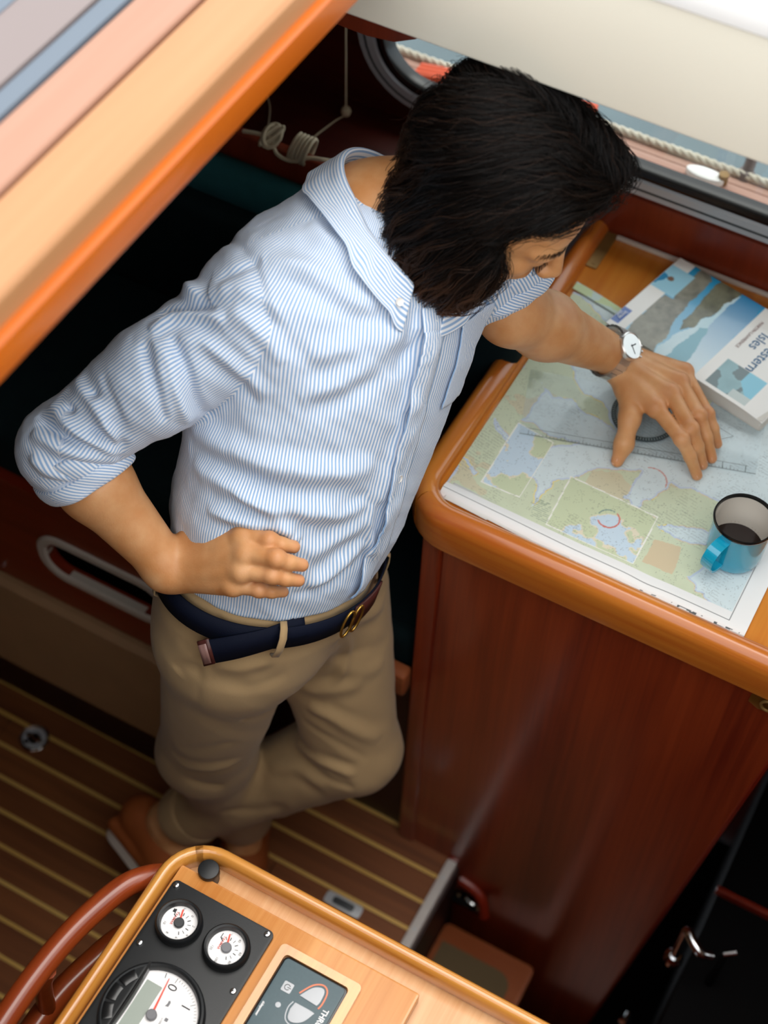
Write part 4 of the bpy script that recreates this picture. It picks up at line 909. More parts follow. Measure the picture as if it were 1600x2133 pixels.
def torso_uv(p):
    rel = p - belt; s = rel @ T_ / Ls; sc = np.clip(s, -.2, 1.15); ax = rel - (s * Ls)[:, None] * T_
    # bend the lower axis into the belt normal
    x, y = ax @ F0, ax @ L0; dp = (phi1 - phi0) * np.clip(sc, 0, 1); c, s_ = np.cos(dp), np.sin(dp)
    return s, x * c + y * s_, -x * s_ + y * c
KS = [-.30, -.08, 0, .07, .18, .35, .55, .72, .85, .94, 1.02, 1.10]
def loft(KA, KB, k=.03, grow=0.):
    def f(p):
        s, x, y = torso_uv(p); a = np.interp(s, KS, KA) + grow; b = np.interp(s, KS, KB) + grow
        k0 = np.sqrt((x / a) ** 2 + (y / b) ** 2); k1 = np.sqrt((x / a ** 2) ** 2 + (y / b ** 2) ** 2) + 1e-6; d = k0 * (k0 - 1) / k1
        d = np.where(k0 < .05, -.05, d)
        return smax(d, smax((s - 1.08) * Ls, (-.16 - s) * Ls, .01), .02)
    f.c = (belt + nb) / 2; f.R = .42; f.k = k; return f
# ---------------------------------------------------------------- hands
def finger(pts, rad, k=.005):
    return [capsule(pts[i], pts[i + 1], rad[i], rad[i + 1], k=k) for i in range(len(pts) - 1)]
def lerp(a, b, t): return a + (b - a) * t
def build_hand(w, mcp, pip, tip, thumb, dorsal, curl=.5, sc=1.0):
    """wrist, four knuckles, four middle joints, four tips, thumb chain; dorsal = back of hand direction"""
    pr = []; rk = [.0098, .0102, .0096, .0084]; rp = [.0086, .0088, .0083, .0073]; rt = [.0066, .0068, .0065, .0057]
    cm = sum(mcp) / 4
    wa = [w + (mcp[i] - cm) * .42 for i in range(4)]
    for i in range(4):                                           # palm: four metacarpals blended
        pr.append(capsule(wa[i] - dorsal * .010, mcp[i] - dorsal * .0075, .0135 * sc, .0118 * sc, k=.014))
    pr.append(capsule(lerp(wa[3], mcp[3], .25) - dorsal * .018, lerp(wa[3], mcp[3], .8) - dorsal * .016, .012, .011, k=.014))
    for i in range(4): pr.append(capsule(lerp(wa[i], mcp[i], .35) - dorsal * .0015, mcp[i] - dorsal * .001, .0034, .0046, k=.010))     # tendons
    for i in range(4):
        pr.append(ellipsoid(mcp[i] - dorsal * .004, A(1, 1, 1) * rk[i] * .98 * sc, k=.010))
        dip = lerp(pip[i], tip[i], .54) + dorsal * curl * .006
        pr += finger([mcp[i] - dorsal * .005, pip[i], dip, tip[i]], [rk[i] * sc, rp[i] * sc, rp[i] * .88 * sc, rt[i] * sc], .004)
        pr.append(ellipsoid(pip[i] + dorsal * .0005, A(1, 1, 1) * rp[i] * 1.03 * sc, k=.005))
    t = thumb; pr.append(capsule(lerp(w, t[0], .4) - dorsal * .008, t[0], .0150 * sc, .0155 * sc, k=.014)); pr += finger(t, [.0155 * sc, .0125 * sc, .0108 * sc, .0078 * sc][:len(t)], .010)
    pr.append(capsule(t[0] - dorsal * .002, lerp(mcp[0], w, .25) - dorsal * .009, .0130, .0105, k=.016))        # web
    pr.append(ellipsoid(t[2], A(1, 1, 1) * .0112, k=.005))
    return pr
up = A(0, 0, 1)
Lm = [A(-0.2930, 1.3914, 1.0660), A(-0.2851, 1.4205, 1.0710), A(-0.2840, 1.4510, 1.0660), A(-0.2858, 1.4784, 1.0580)]
Lp = [A(-0.2420, 1.3556, 1.0640), A(-0.2372, 1.3755, 1.0680), A(-0.2370, 1.4063, 1.0640), A(-0.2299, 1.4270, 1.0500)]
Lt = [A(-0.2077, 1.3485, 1.0165), A(-0.2080, 1.3673, 1.0185), A(-0.2010, 1.3855, 1.0165), A(-0.2035, 1.4138, 1.0155)]
Lth = [A(-0.3397, 1.4150, 1.0500), A(-0.3194, 1.3694, 1.0460), A(-0.3109, 1.3346, 1.0340), A(-0.3105, 1.3177, 1.0165)]
handL = build_hand(wrL, Lm, Lp, Lt, Lth, unit(A(-.05, -.12, 1)), .8, 1.10)
hipn = unit(A(.10, -.92, .38))
Rm_ = [A(-0.6131, 0.8635, 1.1775), A(-0.5984, 0.8467, 1.1739), A(-0.5966, 0.8321, 1.1586), A(-0.6034, 0.8221, 1.1367)]
Rp = [A(-0.5807, 0.8726, 1.1852), A(-0.5609, 0.8556, 1.1848), A(-0.5596, 0.8439, 1.1666), A(-0.5728, 0.8342, 1.1396)]
Rt = [A(-0.5574, 0.8879, 1.1703), A(-0.5377, 0.8729, 1.1662), A(-0.5358, 0.8615, 1.1505), A(-0.5521, 0.8531, 1.1254)]
Rth = [A(-0.6810, 0.8697, 1.1269), A(-0.6864, 0.8922, 1.1287), A(-0.6936, 0.9185, 1.1174), A(-0.6947, 0.9404, 1.1012)]
handR = build_hand(wrR + hipn * .004, Rm_, Rp, Rt, Rth, hipn, .35, 1.16)
# ---------------------------------------------------------------- head
def H(x, y, z): return head + Hf * x + Hl * y + Hu * z
def he(x, y, z, rad, k=.012): return ellipsoid(H(x, y, z), rad, HR, k)
headp = [he(-.012, 0, .030, (.098, .077, .088)), he(.010, 0, .012, (.085, .072, .085), .02),
         he(.028, 0, -.050, (.062, .056, .062), .03), he(.052, 0, -.082, (.032, .034, .026), .025),            # face, chin
         capsule(H(-.010, .060, -.045), H(.055, .022, -.090), .016, .016, k=.025), capsule(H(-.010, -.060, -.045), H(.055, -.022, -.090), .016, .016, k=.025),
         he(.074, .030, .018, (.018, .026, .012), .012), he(.074, -.030, .018, (.018, .026, .012), .012),       # brow
         he(.064, .040, -.018, (.020, .022, .018), .015), he(.064, -.040, -.018, (.020, .022, .018), .015),     # cheek bones
         capsule(H(.088, 0, .010), H(.112, 0, -.030), .0075, .0105, k=.012), he(.104, .010, -.034, (.010, .008, .007), .006), he(.104, -.010, -.034, (.010, .008, .007), .006),
         he(.088, 0, -.056, (.012, .024, .0055), .006), he(.086, 0, -.065, (.012, .021, .0065), .005),
         he(.078, .031, -.001, (.013, .015, .0095), .004), he(.078, -.031, -.001, (.013, .015, .0095), .004)]    # lids
for sg in (1, -1):
    headp += [ellipsoid(H(-.008, sg * .079, -.012), (.018, .006, .031), HR, k=.006), capsule(H(-.020, sg * .083, .012), H(.004, sg * .080, .014), .004, k=.003), capsule(H(-.022, sg * .084, .010), H(-.014, sg * .082, -.030), .004, k=.003)]
neck = [capsule(nb + A(.01, 0, -.02), H(-.035, 0, -.055), .060, .054, k=.03), capsule(nb, nb + unit(Hf) * .0 + T_ * -.05, .07, .09, k=.03)]
arms = [capsule(shR, elR, .040, .030, k=.02), capsule(elR, lerp(elR, wrR, .28), .032, .0425, k=.02), capsule(lerp(elR, wrR, .28), lerp(elR, wrR, .97), .0425, .0270, k=.02),
        ellipsoid(lerp(elR, wrR, .97) + hipn * .006, A(.024, .024, .024), k=.02),
        capsule(shL, elL, .046, .041, k=.02), capsule(elL, lerp(elL, wrL, .30), .041, .042, k=.02), capsule(lerp(elL, wrL, .30), wrL + A(0, 0, -.002), .042, .0255, k=.02)]
feet_L = unit(A(.93, -.32, -.18)); feet_R = unit(A(.42, -.90, 0))
legs = [capsule(hipR, knR, .065, .045, k=.03), capsule(knR, anR + A(0, 0, .03), .045, .034, k=.02), capsule(hipL, knL, .065, .045, k=.03), capsule(knL, anL, .045, .034, k=.02),
        capsule(anL, anL + unit(anL - knL) * .03 + feet_L * .05, .034, .030, k=.02), capsule(anR + A(0, 0, .03), anR + feet_R * .05 - A(0, 0, .03), .034, .03, k=.02)]
core = [loft([.09] * 4 + [.095, .10, .10, .105, .095, .07, .055, .05], [.13] * 4 + [.13, .135, .14, .145, .135, .10, .06, .05], .03), capsule(belt, (hipL + hipR) / 2, .11, .10, k=.04)]
bodyp = core + legs + arms + neck + headp + handL + handR
V, Fq, Nn = surface(bodyp, (-1.02, .70, .0), (-.12, 1.72, 1.68), .0026)
man = thing('person', 'dark haired man in striped shirt and khaki trousers leaning over the chart table', 'person', (-.66, .93, 0))
me = fast_mesh('body', V, Fq); M['skin'], nt, b = newmat('tanned_skin')
tcn = N(nt, 'TexCoord'); ns = N(nt, 'TexNoise'); ns.inputs['Scale'].default_value = 28; ns.inputs['Detail'].default_value = 5; nt.links.new(tcn.outputs['Object'], ns.inputs['Vector'])
cr = N(nt, 'ValToRGB'); cr.color_ramp.elements[0].position = .3; cr.color_ramp.elements[0].color = lin('#c58650'); cr.color_ramp.elements[1].position = .72; cr.color_ramp.elements[1].color = lin('#d9a473')
red = N(nt, 'Attribute', attribute_name='flush'); mxr = N(nt, 'MixRGB'); mxr.inputs[2].default_value = lin('#d08a63'); nt.links.new(red.outputs['Fac'], mxr.inputs[0])
nt.links.new(ns.outputs[0], cr.inputs[0]); nt.links.new(cr.outputs[0], mxr.inputs[1]); nt.links.new(mxr.outputs[0], b.inputs['Base Color'])
b.inputs['Roughness'].default_value = .48; b.inputs['Subsurface Weight'].default_value = .12; b.inputs['Subsurface Radius'].default_value = (.012, .005, .003); b.inputs['Subsurface Scale'].default_value = .6
n2 = N(nt, 'TexNoise'); n2.inputs['Scale'].default_value = 420; n2.inputs['Detail'].default_value = 3; nt.links.new(tcn.outputs['Object'], n2.inputs['Vector'])
bp = N(nt, 'Bump'); bp.inputs['Distance'].default_value = .0004; bp.inputs['Strength'].default_value = .5; nt.links.new(n2.outputs[0], bp.inputs['Height']); nt.links.new(bp.outputs[0], b.inputs['Normal'])
fl_ = np.zeros(len(V))
for q in Lt + Rt + [Lth[-1]] + Lp + Rp + Lm: fl_ = np.maximum(fl_, .6 * np.exp(-((V - q) ** 2).sum(1) / .011 ** 2))
attr(me, 'flush', fl_)
link('body', me, M['skin'], man)
nail_m = plain('fingernail', '#e3b39c', .3, coat=.3)
def nail(tip, dip, dors, r):
    d = unit(tip - dip); n = unit(dors - d * (dors @ d)); s = np.cross(n, d); c = tip + n * r * .78 - d * .002
    bm = bmesh.new(); rows = []
    for i in range(6):
        u = i / 5; w_ = r * .80 * (1 - .5 * max(0, u - .7) ** 1.2 * 4); row = []
        for j in range(7):
            a = (j / 6 - .5) * 2; row.append(bm.verts.new(c + d * (u - .5) * r * 1.9 + s * a * w_ + n * (r * .22 * (1 - a * a) + .0006 - .0018 * abs(u - .4))))
        rows.append(row)
    for i in range(5):
        for j in range(6): bm.faces.new((rows[i][j], rows[i][j + 1], rows[i + 1][j + 1], rows[i + 1][j]))
    bmesh.ops.recalc_face_normals(bm, faces=bm.faces); bm_obj('fingernail', bm, nail_m, man, auto=80)
for i, r in enumerate((.0066, .0068, .0065, .0057)):
    nail(Lt[i], lerp(Lp[i], Lt[i], .54), unit(A(.75, -.25, .7)), r); nail(Rt[i], lerp(Rp[i], Rt[i], .54), hipn, r)
nail(Lth[3], Lth[2], unit(A(-.55, -.2, .8)), .0078)

# ---------------------------------------------------------------- shirt
KA = [.112, .116, .120, .128, .134, .134, .132, .132, .126, .108, .082, .066]
KB = [.145, .152, .158, .166, .174, .178, .180, .180, .176, .156, .105, .070]
shirt_core = loft(KA, KB, .03)
slR0 = lerp(shR, elR, .0); cuR = lerp(elR, wrR, .12); cuL = lerp(shL, elL, .66)
sleeveR = [capsule(shR + A(.01, .03, -.01), lerp(shR, elR, .45), .076, .060, k=.014), capsule(lerp(shR, elR, .45), elR, .060, .051, k=.02), capsule(elR, cuR, .051, .046, k=.02)]
sleeveL = [capsule(shL, cuL, .076, .058, k=.05)]
shirtp = [shirt_core, capsule(nb - T_ * .06, shR + A(.02, .02, .0), .062, .066, k=.06), capsule(nb - T_ * .06, shL, .062, .068, k=.06)] + sleeveR + sleeveL + \
         [ellipsoid(A(-0.7468, 0.9523, 1.0579), (.030, .040, .075), frame(A(.9, .1, 0), A(0, .2, 1)), k=.02)]
lowcut = lambda p: ((p - belt) @ BU - .007)
def below(p): return lowcut(p)                       # negative below the belt
below.c = belt - BU * .2; below.R = .45; below.k = .004; below.sub = True
shirtp.append(below)
V, Fq, Nn = surface(shirtp, (-1.02, .66, .93), (-.36, 1.54, 1.58), .0032)
# fold strokes: pixels of the photograph cast onto the cloth, (points, height, half width)
FOLDS = [([(-0.4442, 0.5426, -0.7378), (-0.4349, 0.5561, -0.7319), (-0.4193, 0.566, -0.7304), (-0.4046, 0.5712, -0.7318)], 0.006, 0.008), ([(-0.4442, 0.5538, -0.7303), (-0.4265, 0.5663, -0.7279), (-0.4124, 0.5726, -0.7283)], -0.007, 0.005), ([(-0.4445, 0.5635, -0.7237), (-0.4308, 0.5738, -0.7214), (-0.4153, 0.5837, -0.72)], 0.007, 0.009), ([(-0.4192, 0.5844, -0.7183), (-0.4094, 0.5982, -0.7123), (-0.3997, 0.6091, -0.7083)], -0.004, 0.006), ([(-0.4236, 0.5735, -0.724), (-0.4099, 0.5866, -0.7198), (-0.3912, 0.5912, -0.723), (-0.3728, 0.59, -0.7299)], 0.003, 0.01), ([(-0.4273, 0.549, -0.7391), (-0.4086, 0.5535, -0.7423), (-0.3836, 0.5531, -0.7508), (-0.36, 0.5491, -0.7613)], 0.004, 0.009), ([(-0.4361, 0.5428, -0.7403), (-0.4253, 0.5332, -0.7503), (-0.4113, 0.5211, -0.7629), (-0.3984, 0.5141, -0.7719)], 0.006, 0.008), ([(-0.4321, 0.5463, -0.7393), (-0.4158, 0.5383, -0.75), (-0.4005, 0.527, -0.7626), (-0.3902, 0.5214, -0.7698)], -0.006, 0.005), ([(-0.4443, 0.5354, -0.7425), (-0.4297, 0.5223, -0.756), (-0.4119, 0.5067, -0.7723)], -0.005, 0.005), ([(-0.4408, 0.5416, -0.7395), (-0.4257, 0.5245, -0.7559), (-0.4078, 0.5089, -0.7722)], 0.004, 0.006), ([(-0.405, 0.5781, -0.7272), (-0.3826, 0.5762, -0.7358), (-0.3605, 0.5686, -0.7482)], 0.003, 0.01), ([(-0.4192, 0.5534, -0.7389), (-0.3904, 0.5466, -0.7529), (-0.3629, 0.5419, -0.7652)], -0.003, 0.006), ([(-0.4269, 0.4816, -0.784), (-0.4429, 0.4898, -0.7733), (-0.4611, 0.4967, -0.7627), (-0.4733, 0.5056, -0.7527)], -0.006, 0.005), ([(-0.4263, 0.4805, -0.785), (-0.4513, 0.4796, -0.7773), (-0.4709, 0.4829, -0.7686), (-0.4811, 0.4914, -0.7595)], -0.007, 0.005), ([(-0.4251, 0.4784, -0.7868), (-0.453, 0.4702, -0.783), (-0.4768, 0.4684, -0.7763), (-0.4872, 0.4712, -0.771)], -0.006, 0.005), ([(-0.4275, 0.4827, -0.7831), (-0.4439, 0.4977, -0.7677), (-0.4593, 0.509, -0.7551)], -0.003, 0.006), ([(-0.43, 0.4827, -0.7823), (-0.4521, 0.4904, -0.7699), (-0.4729, 0.4987, -0.7574)], 0.005, 0.008), ([(-0.4289, 0.4777, -0.786), (-0.4587, 0.4741, -0.7785), (-0.4816, 0.4799, -0.767)], 0.006, 0.008), ([(-0.4277, 0.4756, -0.7878), (-0.4598, 0.4636, -0.7851), (-0.4864, 0.4604, -0.7784)], 0.005, 0.008), ([(-0.4802, 0.4497, -0.7876), (-0.4651, 0.4481, -0.7937), (-0.4471, 0.4537, -0.7959)], 0.004, 0.008), ([(-0.3827, 0.6381, -0.6946), (-0.3616, 0.6384, -0.7014), (-0.338, 0.6344, -0.7119)], 0.003, 0.012), ([(-0.3957, 0.6113, -0.7081), (-0.3716, 0.6188, -0.7111), (-0.3439, 0.6199, -0.7196), (-0.3201, 0.6216, -0.7263)], 0.004, 0.013), ([(-0.3914, 0.6038, -0.7146), (-0.3667, 0.6102, -0.7185), (-0.3389, 0.6113, -0.7269), (-0.3143, 0.6178, -0.7308)], -0.003, 0.01), ([(-0.3495, 0.5802, -0.7441), (-0.3291, 0.5942, -0.7416), (-0.3112, 0.6124, -0.7354), (-0.3002, 0.6241, -0.7313)], 0.004, 0.014), ([(-0.3438, 0.558, -0.7608), (-0.3259, 0.5762, -0.7546), (-0.309, 0.6023, -0.7428), (-0.2989, 0.6219, -0.7332)], 0.004, 0.014), ([(-0.336, 0.5566, -0.7643), (-0.3168, 0.5727, -0.7599), (-0.3014, 0.5952, -0.7501)], -0.003, 0.012), ([(-0.2997, 0.6356, -0.7238), (-0.2962, 0.6234, -0.7331), (-0.291, 0.6192, -0.7376), (-0.2929, 0.6083, -0.7442), (-0.2934, 0.5968, -0.7517)], -0.004, 0.01), ([(-0.2749, 0.5337, -0.7998), (-0.2689, 0.5201, -0.8108), (-0.2606, 0.5105, -0.8199)], 0.003, 0.007), ([(-0.3958, 0.5127, -0.7737), (-0.3681, 0.5138, -0.7822), (-0.3368, 0.521, -0.7877), (-0.3059, 0.5351, -0.7886), (-0.2828, 0.5505, -0.786)], 0.005, 0.014), ([(-0.3922, 0.5034, -0.7811), (-0.3652, 0.5026, -0.7905), (-0.3366, 0.5084, -0.7961), (-0.303, 0.524, -0.797)], -0.004, 0.012), ([(-0.3872, 0.4977, -0.7865), (-0.3622, 0.4973, -0.7951), (-0.329, 0.5013, -0.8034), (-0.2954, 0.5169, -0.8042), (-0.2777, 0.5293, -0.8018)], 0.005, 0.013), ([(-0.3715, 0.495, -0.7935), (-0.3425, 0.4939, -0.8038), (-0.316, 0.4972, -0.8105), (-0.2866, 0.5076, -0.8133)], -0.003, 0.012), ([(-0.3582, 0.4966, -0.7968), (-0.3305, 0.4977, -0.8053), (-0.3121, 0.4965, -0.8122), (-0.3056, 0.4944, -0.8158)], 0.005, 0.01), ([(-0.2954, 0.5169, -0.8042), (-0.2871, 0.527, -0.8002), (-0.2787, 0.5372, -0.7962)], -0.003, 0.01), ([(-0.2905, 0.4773, -0.8321), (-0.278, 0.4926, -0.8261), (-0.2691, 0.5143, -0.8146)], 0.005, 0.012), ([(-0.2988, 0.4671, -0.8361), (-0.2797, 0.4832, -0.8318), (-0.2684, 0.5007, -0.8239)], -0.003, 0.008), ([(-0.2978, 0.4902, -0.8211), (-0.2853, 0.5055, -0.8151), (-0.2726, 0.5265, -0.8053)], 0.003, 0.012), ([(-0.3668, 0.4807, -0.8046), (-0.3448, 0.4856, -0.8086), (-0.3241, 0.4927, -0.8107), (-0.3105, 0.4968, -0.8125)], 0.006, 0.009), ([(-0.2842, 0.6271, -0.7346), (-0.2798, 0.607, -0.7494), (-0.278, 0.5855, -0.7643)], 0.003, 0.012), ([(-0.2756, 0.5812, -0.768), (-0.2738, 0.5596, -0.7829), (-0.2709, 0.5359, -0.7997)], 0.003, 0.012)]
FK = 1.75
def fold_field(V, prims, strokes, FK=1.2):
    D_ = np.zeros(len(V))
    for dirs, amp, wd in strokes:
        q = catmull(cast(prims, dirs), 6); dm = np.full(len(V), 9.); tt = np.zeros(len(V)); n = len(q) - 1
        for i in range(n):
            a, b_ = q[i], q[i + 1]; ab = b_ - a; t = np.clip((V - a) @ ab / (ab @ ab + 1e-12), 0, 1); dd = np.sqrt(((V - a - t[:, None] * ab) ** 2).sum(1)); m_ = dd < dm; dm = np.where(m_, dd, dm); tt = np.where(m_, (i + t) / n, tt)
        fade = np.clip(np.minimum(tt, 1 - tt) * 5, 0, 1) ** .7; g = np.exp(-(dm / wd) ** 2) - (.45 * np.exp(-((dm - 1.7 * wd) / wd) ** 2) if amp > 0 else 0)
        D_ += amp * FK * fade * g
    return D_
disp = fold_field(V, shirtp, FOLDS)
# loose cloth: broad low noise, stronger near the waist
s_, x_, y_ = torso_uv(V)
def n3(P_, sc, sd): return (fbm(P_[:, 0] + .37 * P_[:, 2], P_[:, 1] + .61 * P_[:, 2], sc, sd) - .5)
disp += .010 * n3(V, 11, 3) + .005 * n3(V, 26, 9)
# armhole seam: distance to the plane through the shoulder, perpendicular to the upper arm
ud = unit(elR - shR); seamR = (V - (shR + A(.055, .030, -.02))) @ unit(A(.80, .42, .42)) * -1.0
seamR = -((V - A(-0.6059, 0.9775, 1.3830)) @ unit(A(.72, .55, .36)) - .10 * 0)
dR = np.minimum(*[np.sqrt((((V - a) - np.clip((V - a) @ (b_ - a) / ((b_ - a) @ (b_ - a)), 0, 1)[:, None] * (b_ - a)) ** 2).sum(1)) for a, b_ in ((shR, elR), (elR, cuR))])
slv = np.where(dR < .105, seamR, -1.); dsl_ = np.minimum.reduce([q(V) for q in sleeveR]); slv = np.minimum(slv, shirt_core(V) - dsl_)
disp -= .0030 * np.exp(-(slv / .004) ** 2)
disp -= .004 * 0
V2 = V + Nn * disp[:, None]
# stripe coordinates in metres across the cloth
th_ = np.arctan2(y_ / .175, x_ / .13); su = th_ * .158
def arm_angle(P_, chain):
    best = np.full(len(P_), 9.); ang = np.zeros(len(P_)); ref = None
    for a, b_ in chain:
        ax = unit(b_ - a)
        if ref is None: ref = A(.27, -.53, .80)
        ref = unit(ref - ax * (ref @ ax)); bi = np.cross(ax, ref); pa = P_ - a; t = np.clip(pa @ ax, -.05, np.linalg.norm(b_ - a)); q = pa - t[:, None] * ax; d = np.sqrt((q * q).sum(1))
        m_ = d < best; best = np.where(m_, d, best); ang = np.where(m_, np.arctan2(q @ bi, q @ ref) * np.clip(d, .045, .068), ang)
    return ang
sv = arm_angle(V, [(shR, elR), (elR, wrR)]) 
dl = np.sqrt((((V - shL) - np.clip((V - shL) @ (elL - shL) / ((elL - shL) @ (elL - shL)), 0, 1.2)[:, None] * (elL - shL)) ** 2).sum(1))
sl2 = np.where(dl < .10, ((V - shL) @ unit(elL - shL)) - .02, -1.)
svl = arm_angle(V, [(shL, elL)])
yk = np.where((s_ > .55), -(x_ + .012 - .30 * (s_ - .93)), -1.)            # behind the front yoke seam
ykc = (V - nb) @ unit(A(.25, .2, .95)) * 1.0 + ((V - nb) @ F0) * .8
me = fast_mesh('shirt', V2, Fq)
for nme, val in (('su', su), ('sv', np.where(sl2 > 0, svl, sv)), ('sl', np.maximum(slv, sl2)), ('yk', yk), ('yc', ykc)): attr(me, nme, val)
def stripe_mat(name, mode):
    mt, nt, b = newmat(name); at = lambda n: N(nt, 'Attribute', attribute_name=n).outputs['Fac']
    def step(x):
        q = N(nt, 'Math', operation='GREATER_THAN'); q.inputs[1].default_value = 0; nt.links.new(x, q.inputs[0]); return q.outputs[0]
    def mixf(f, a, c):
        q = N(nt, 'Mix', data_type='FLOAT'); nt.links.new(f, q.inputs[0]); nt.links.new(a, q.inputs[2]); nt.links.new(c, q.inputs[3]); return q.outputs[0]
    if mode == 'shirt': u = mixf(step(at('sl')), mixf(step(at('yk')), at('su'), at('yc')), at('sv'))
    else: u = at('su')
    ml = N(nt, 'Math', operation='MULTIPLY'); ml.inputs[1].default_value = 2 * math.pi / .0042; nt.links.new(u, ml.inputs[0])
    sn = N(nt, 'Math', operation='SINE'); nt.links.new(ml.outputs[0], sn.inputs[0])
    cr = N(nt, 'ValToRGB'); e = cr.color_ramp.elements; e[0].position = .36; e[0].color = lin('#93b3d8'); e[1].position = .60; e[1].color = lin('#eceff5')
    mr = N(nt, 'MapRange'); mr.inputs['From Min'].default_value = -1; nt.links.new(sn.outputs[0], mr.inputs[0]); nt.links.new(mr.outputs[0], cr.inputs[0])
    nt.links.new(cr.outputs[0], b.inputs['Base Color'])
    b.inputs['Roughness'].default_value = .85; b.inputs['Specular IOR Level'].default_value = .15; b.inputs['Sheen Weight'].default_value = .15
    tcn = N(nt, 'TexCoord'); ns = N(nt, 'TexNoise'); ns.inputs['Scale'].default_value = 900; nt.links.new(tcn.outputs['Object'], ns.inputs['Vector'])
    bp = N(nt, 'Bump'); bp.inputs['Distance'].default_value = .0003; bp.inputs['Strength'].default_value = .4; nt.links.new(ns.outputs[0], bp.inputs['Height']); nt.links.new(bp.outputs[0], b.inputs['Normal'])
    return mt
M['shirt'] = stripe_mat('blue_striped_cotton', 'shirt'); M['stripe'] = stripe_mat('blue_striped_cotton_piece', 'piece')
shirt = link('shirt', me, M['shirt'], man)
shirt_surf = shirtp
def on_cloth(P_, off, prims=None, it=4, disp_from=None):
    P_ = np.array(P_, float); prims = prims or shirtp
    for _ in range(it): P_ = P_ - grad(prims, P_) * (chunks(prims, P_) - 0)[:, None]
    g = grad(prims, P_, .003)
    if disp_from is not None:
        Vd, dd = disp_from; near = np.array([dd[np.argmin(((Vd - q) ** 2).sum(1))] for q in P_]); P_ = P_ + g * near[:, None]
    return P_ + g * off, g
def patch(name, P_, nu, nv, mat, par, off=.0016, thick=.0016, su=None, prims=None, dfrom=None, edge=.0):
    Q, g = on_cloth(P_.reshape(-1, 3), off, prims, disp_from=dfrom); me = fast_mesh(name, Q, grid_faces(nu, nv))
    if su is not None: attr(me, 'su', su.ravel())
    o = link(name, me, mat, par); md = o.modifiers.new('thickness', 'SOLIDIFY'); md.thickness = thick; md.offset = -1; return o
near_ = rng.permutation(len(V))[:60000]; dfrom = (V[near_], disp[near_])
def torso_pt(s, th, r=.15):
    dp = (phi1 - phi0) * np.clip(s, 0, 1); F_ = F0 * math.cos(dp) + L0 * math.sin(dp); L_ = -F0 * math.sin(dp) + L0 * math.cos(dp); return belt + T_ * (s * Ls) + F_ * (r * math.cos(th)) + L_ * (r * math.sin(th))
# placket
nu, nv = 90, 8; Pk = np.zeros((nu, nv, 3)); suk = np.zeros((nu, nv))
for i in range(nu):
    s = .02 + i / (nu - 1) * .90
    for j in range(nv):
        wd = (j / (nv - 1) - .5) * .034; th = .02 + wd / .135 + .03 * math.sin(s * 6); Pk[i, j] = torso_pt(s, th); suk[i, j] = wd
pko = patch('placket', Pk, nu, nv, M['stripe'], shirt, .0035, .0022, suk, dfrom=dfrom)
gk_ = grad(shirtp, Pk.reshape(-1, 3), .003).reshape(nu, nv, 3); sl_ = np.linspace(.02, .92, nu)[:, None]; ej = np.linspace(1, 0, nv)[None, :] ** 1.3
gap = sum(a * np.exp(-((sl_ - c) / w_) ** 2) for a, c, w_ in ((.013, .80, .07), (.006, .62, .06), (.011, .30, .05), (.008, .08, .05)))
co_ = np.array([v.co[:] for v in pko.data.vertices]) + (gk_ * (gap * ej)[..., None] - 0 * gk_).reshape(-1, 3); pko.data.vertices.foreach_set('co', co_.astype(np.float32).ravel()); pko.data.update()
button_m = plain('pearl_button', '#f3efe8', .25, coat=.4)
def button(p, n, par, r=.0052):
    n = unit(n); s = unit(np.cross(n, A(0, 0, 1))); v = np.cross(n, s); bm = bmesh.new(); rings = []
    for rr, h in ((.55, .0004), (.85, .0012), (1., .0016), (1., .0), ):
        rings.append([bm.verts.new(p + (s * math.cos(a) + v * math.sin(a)) * r * rr + n * h) for a in [2 * math.pi * j / 18 for j in range(18)]])
    bm.faces.new(rings[0])
    for a, c in zip(rings, rings[1:]):
        for j in range(18): bm.faces.new((a[j], a[(j + 1) % 18], c[(j + 1) % 18], c[j]))
    bmesh.ops.recalc_face_normals(bm, faces=bm.faces); bm_obj('button', bm, button_m, par)
Bp, g = on_cloth([torso_pt(s, .02 + .03 * math.sin(s * 6)) for s in (.10, .26, .42, .58, .74, .88)], .0046, disp_from=dfrom)
for p, n in zip(Bp, g): button(p, n, shirt)
# chest pocket on his left side
nu, nv = 30, 26; Pk = np.zeros((nu, nv, 3)); suk = np.zeros((nu, nv))
for i in range(nu):
    for j in range(nv):
        s = .60 + i / (nu - 1) * .26; th = .42 + j / (nv - 1) * .62; Pk[i, j] = torso_pt(s, th); suk[i, j] = th * .158
patch('pocket', Pk, nu, nv, M['stripe'], shirt, .0030, .0016, suk, dfrom=dfrom)
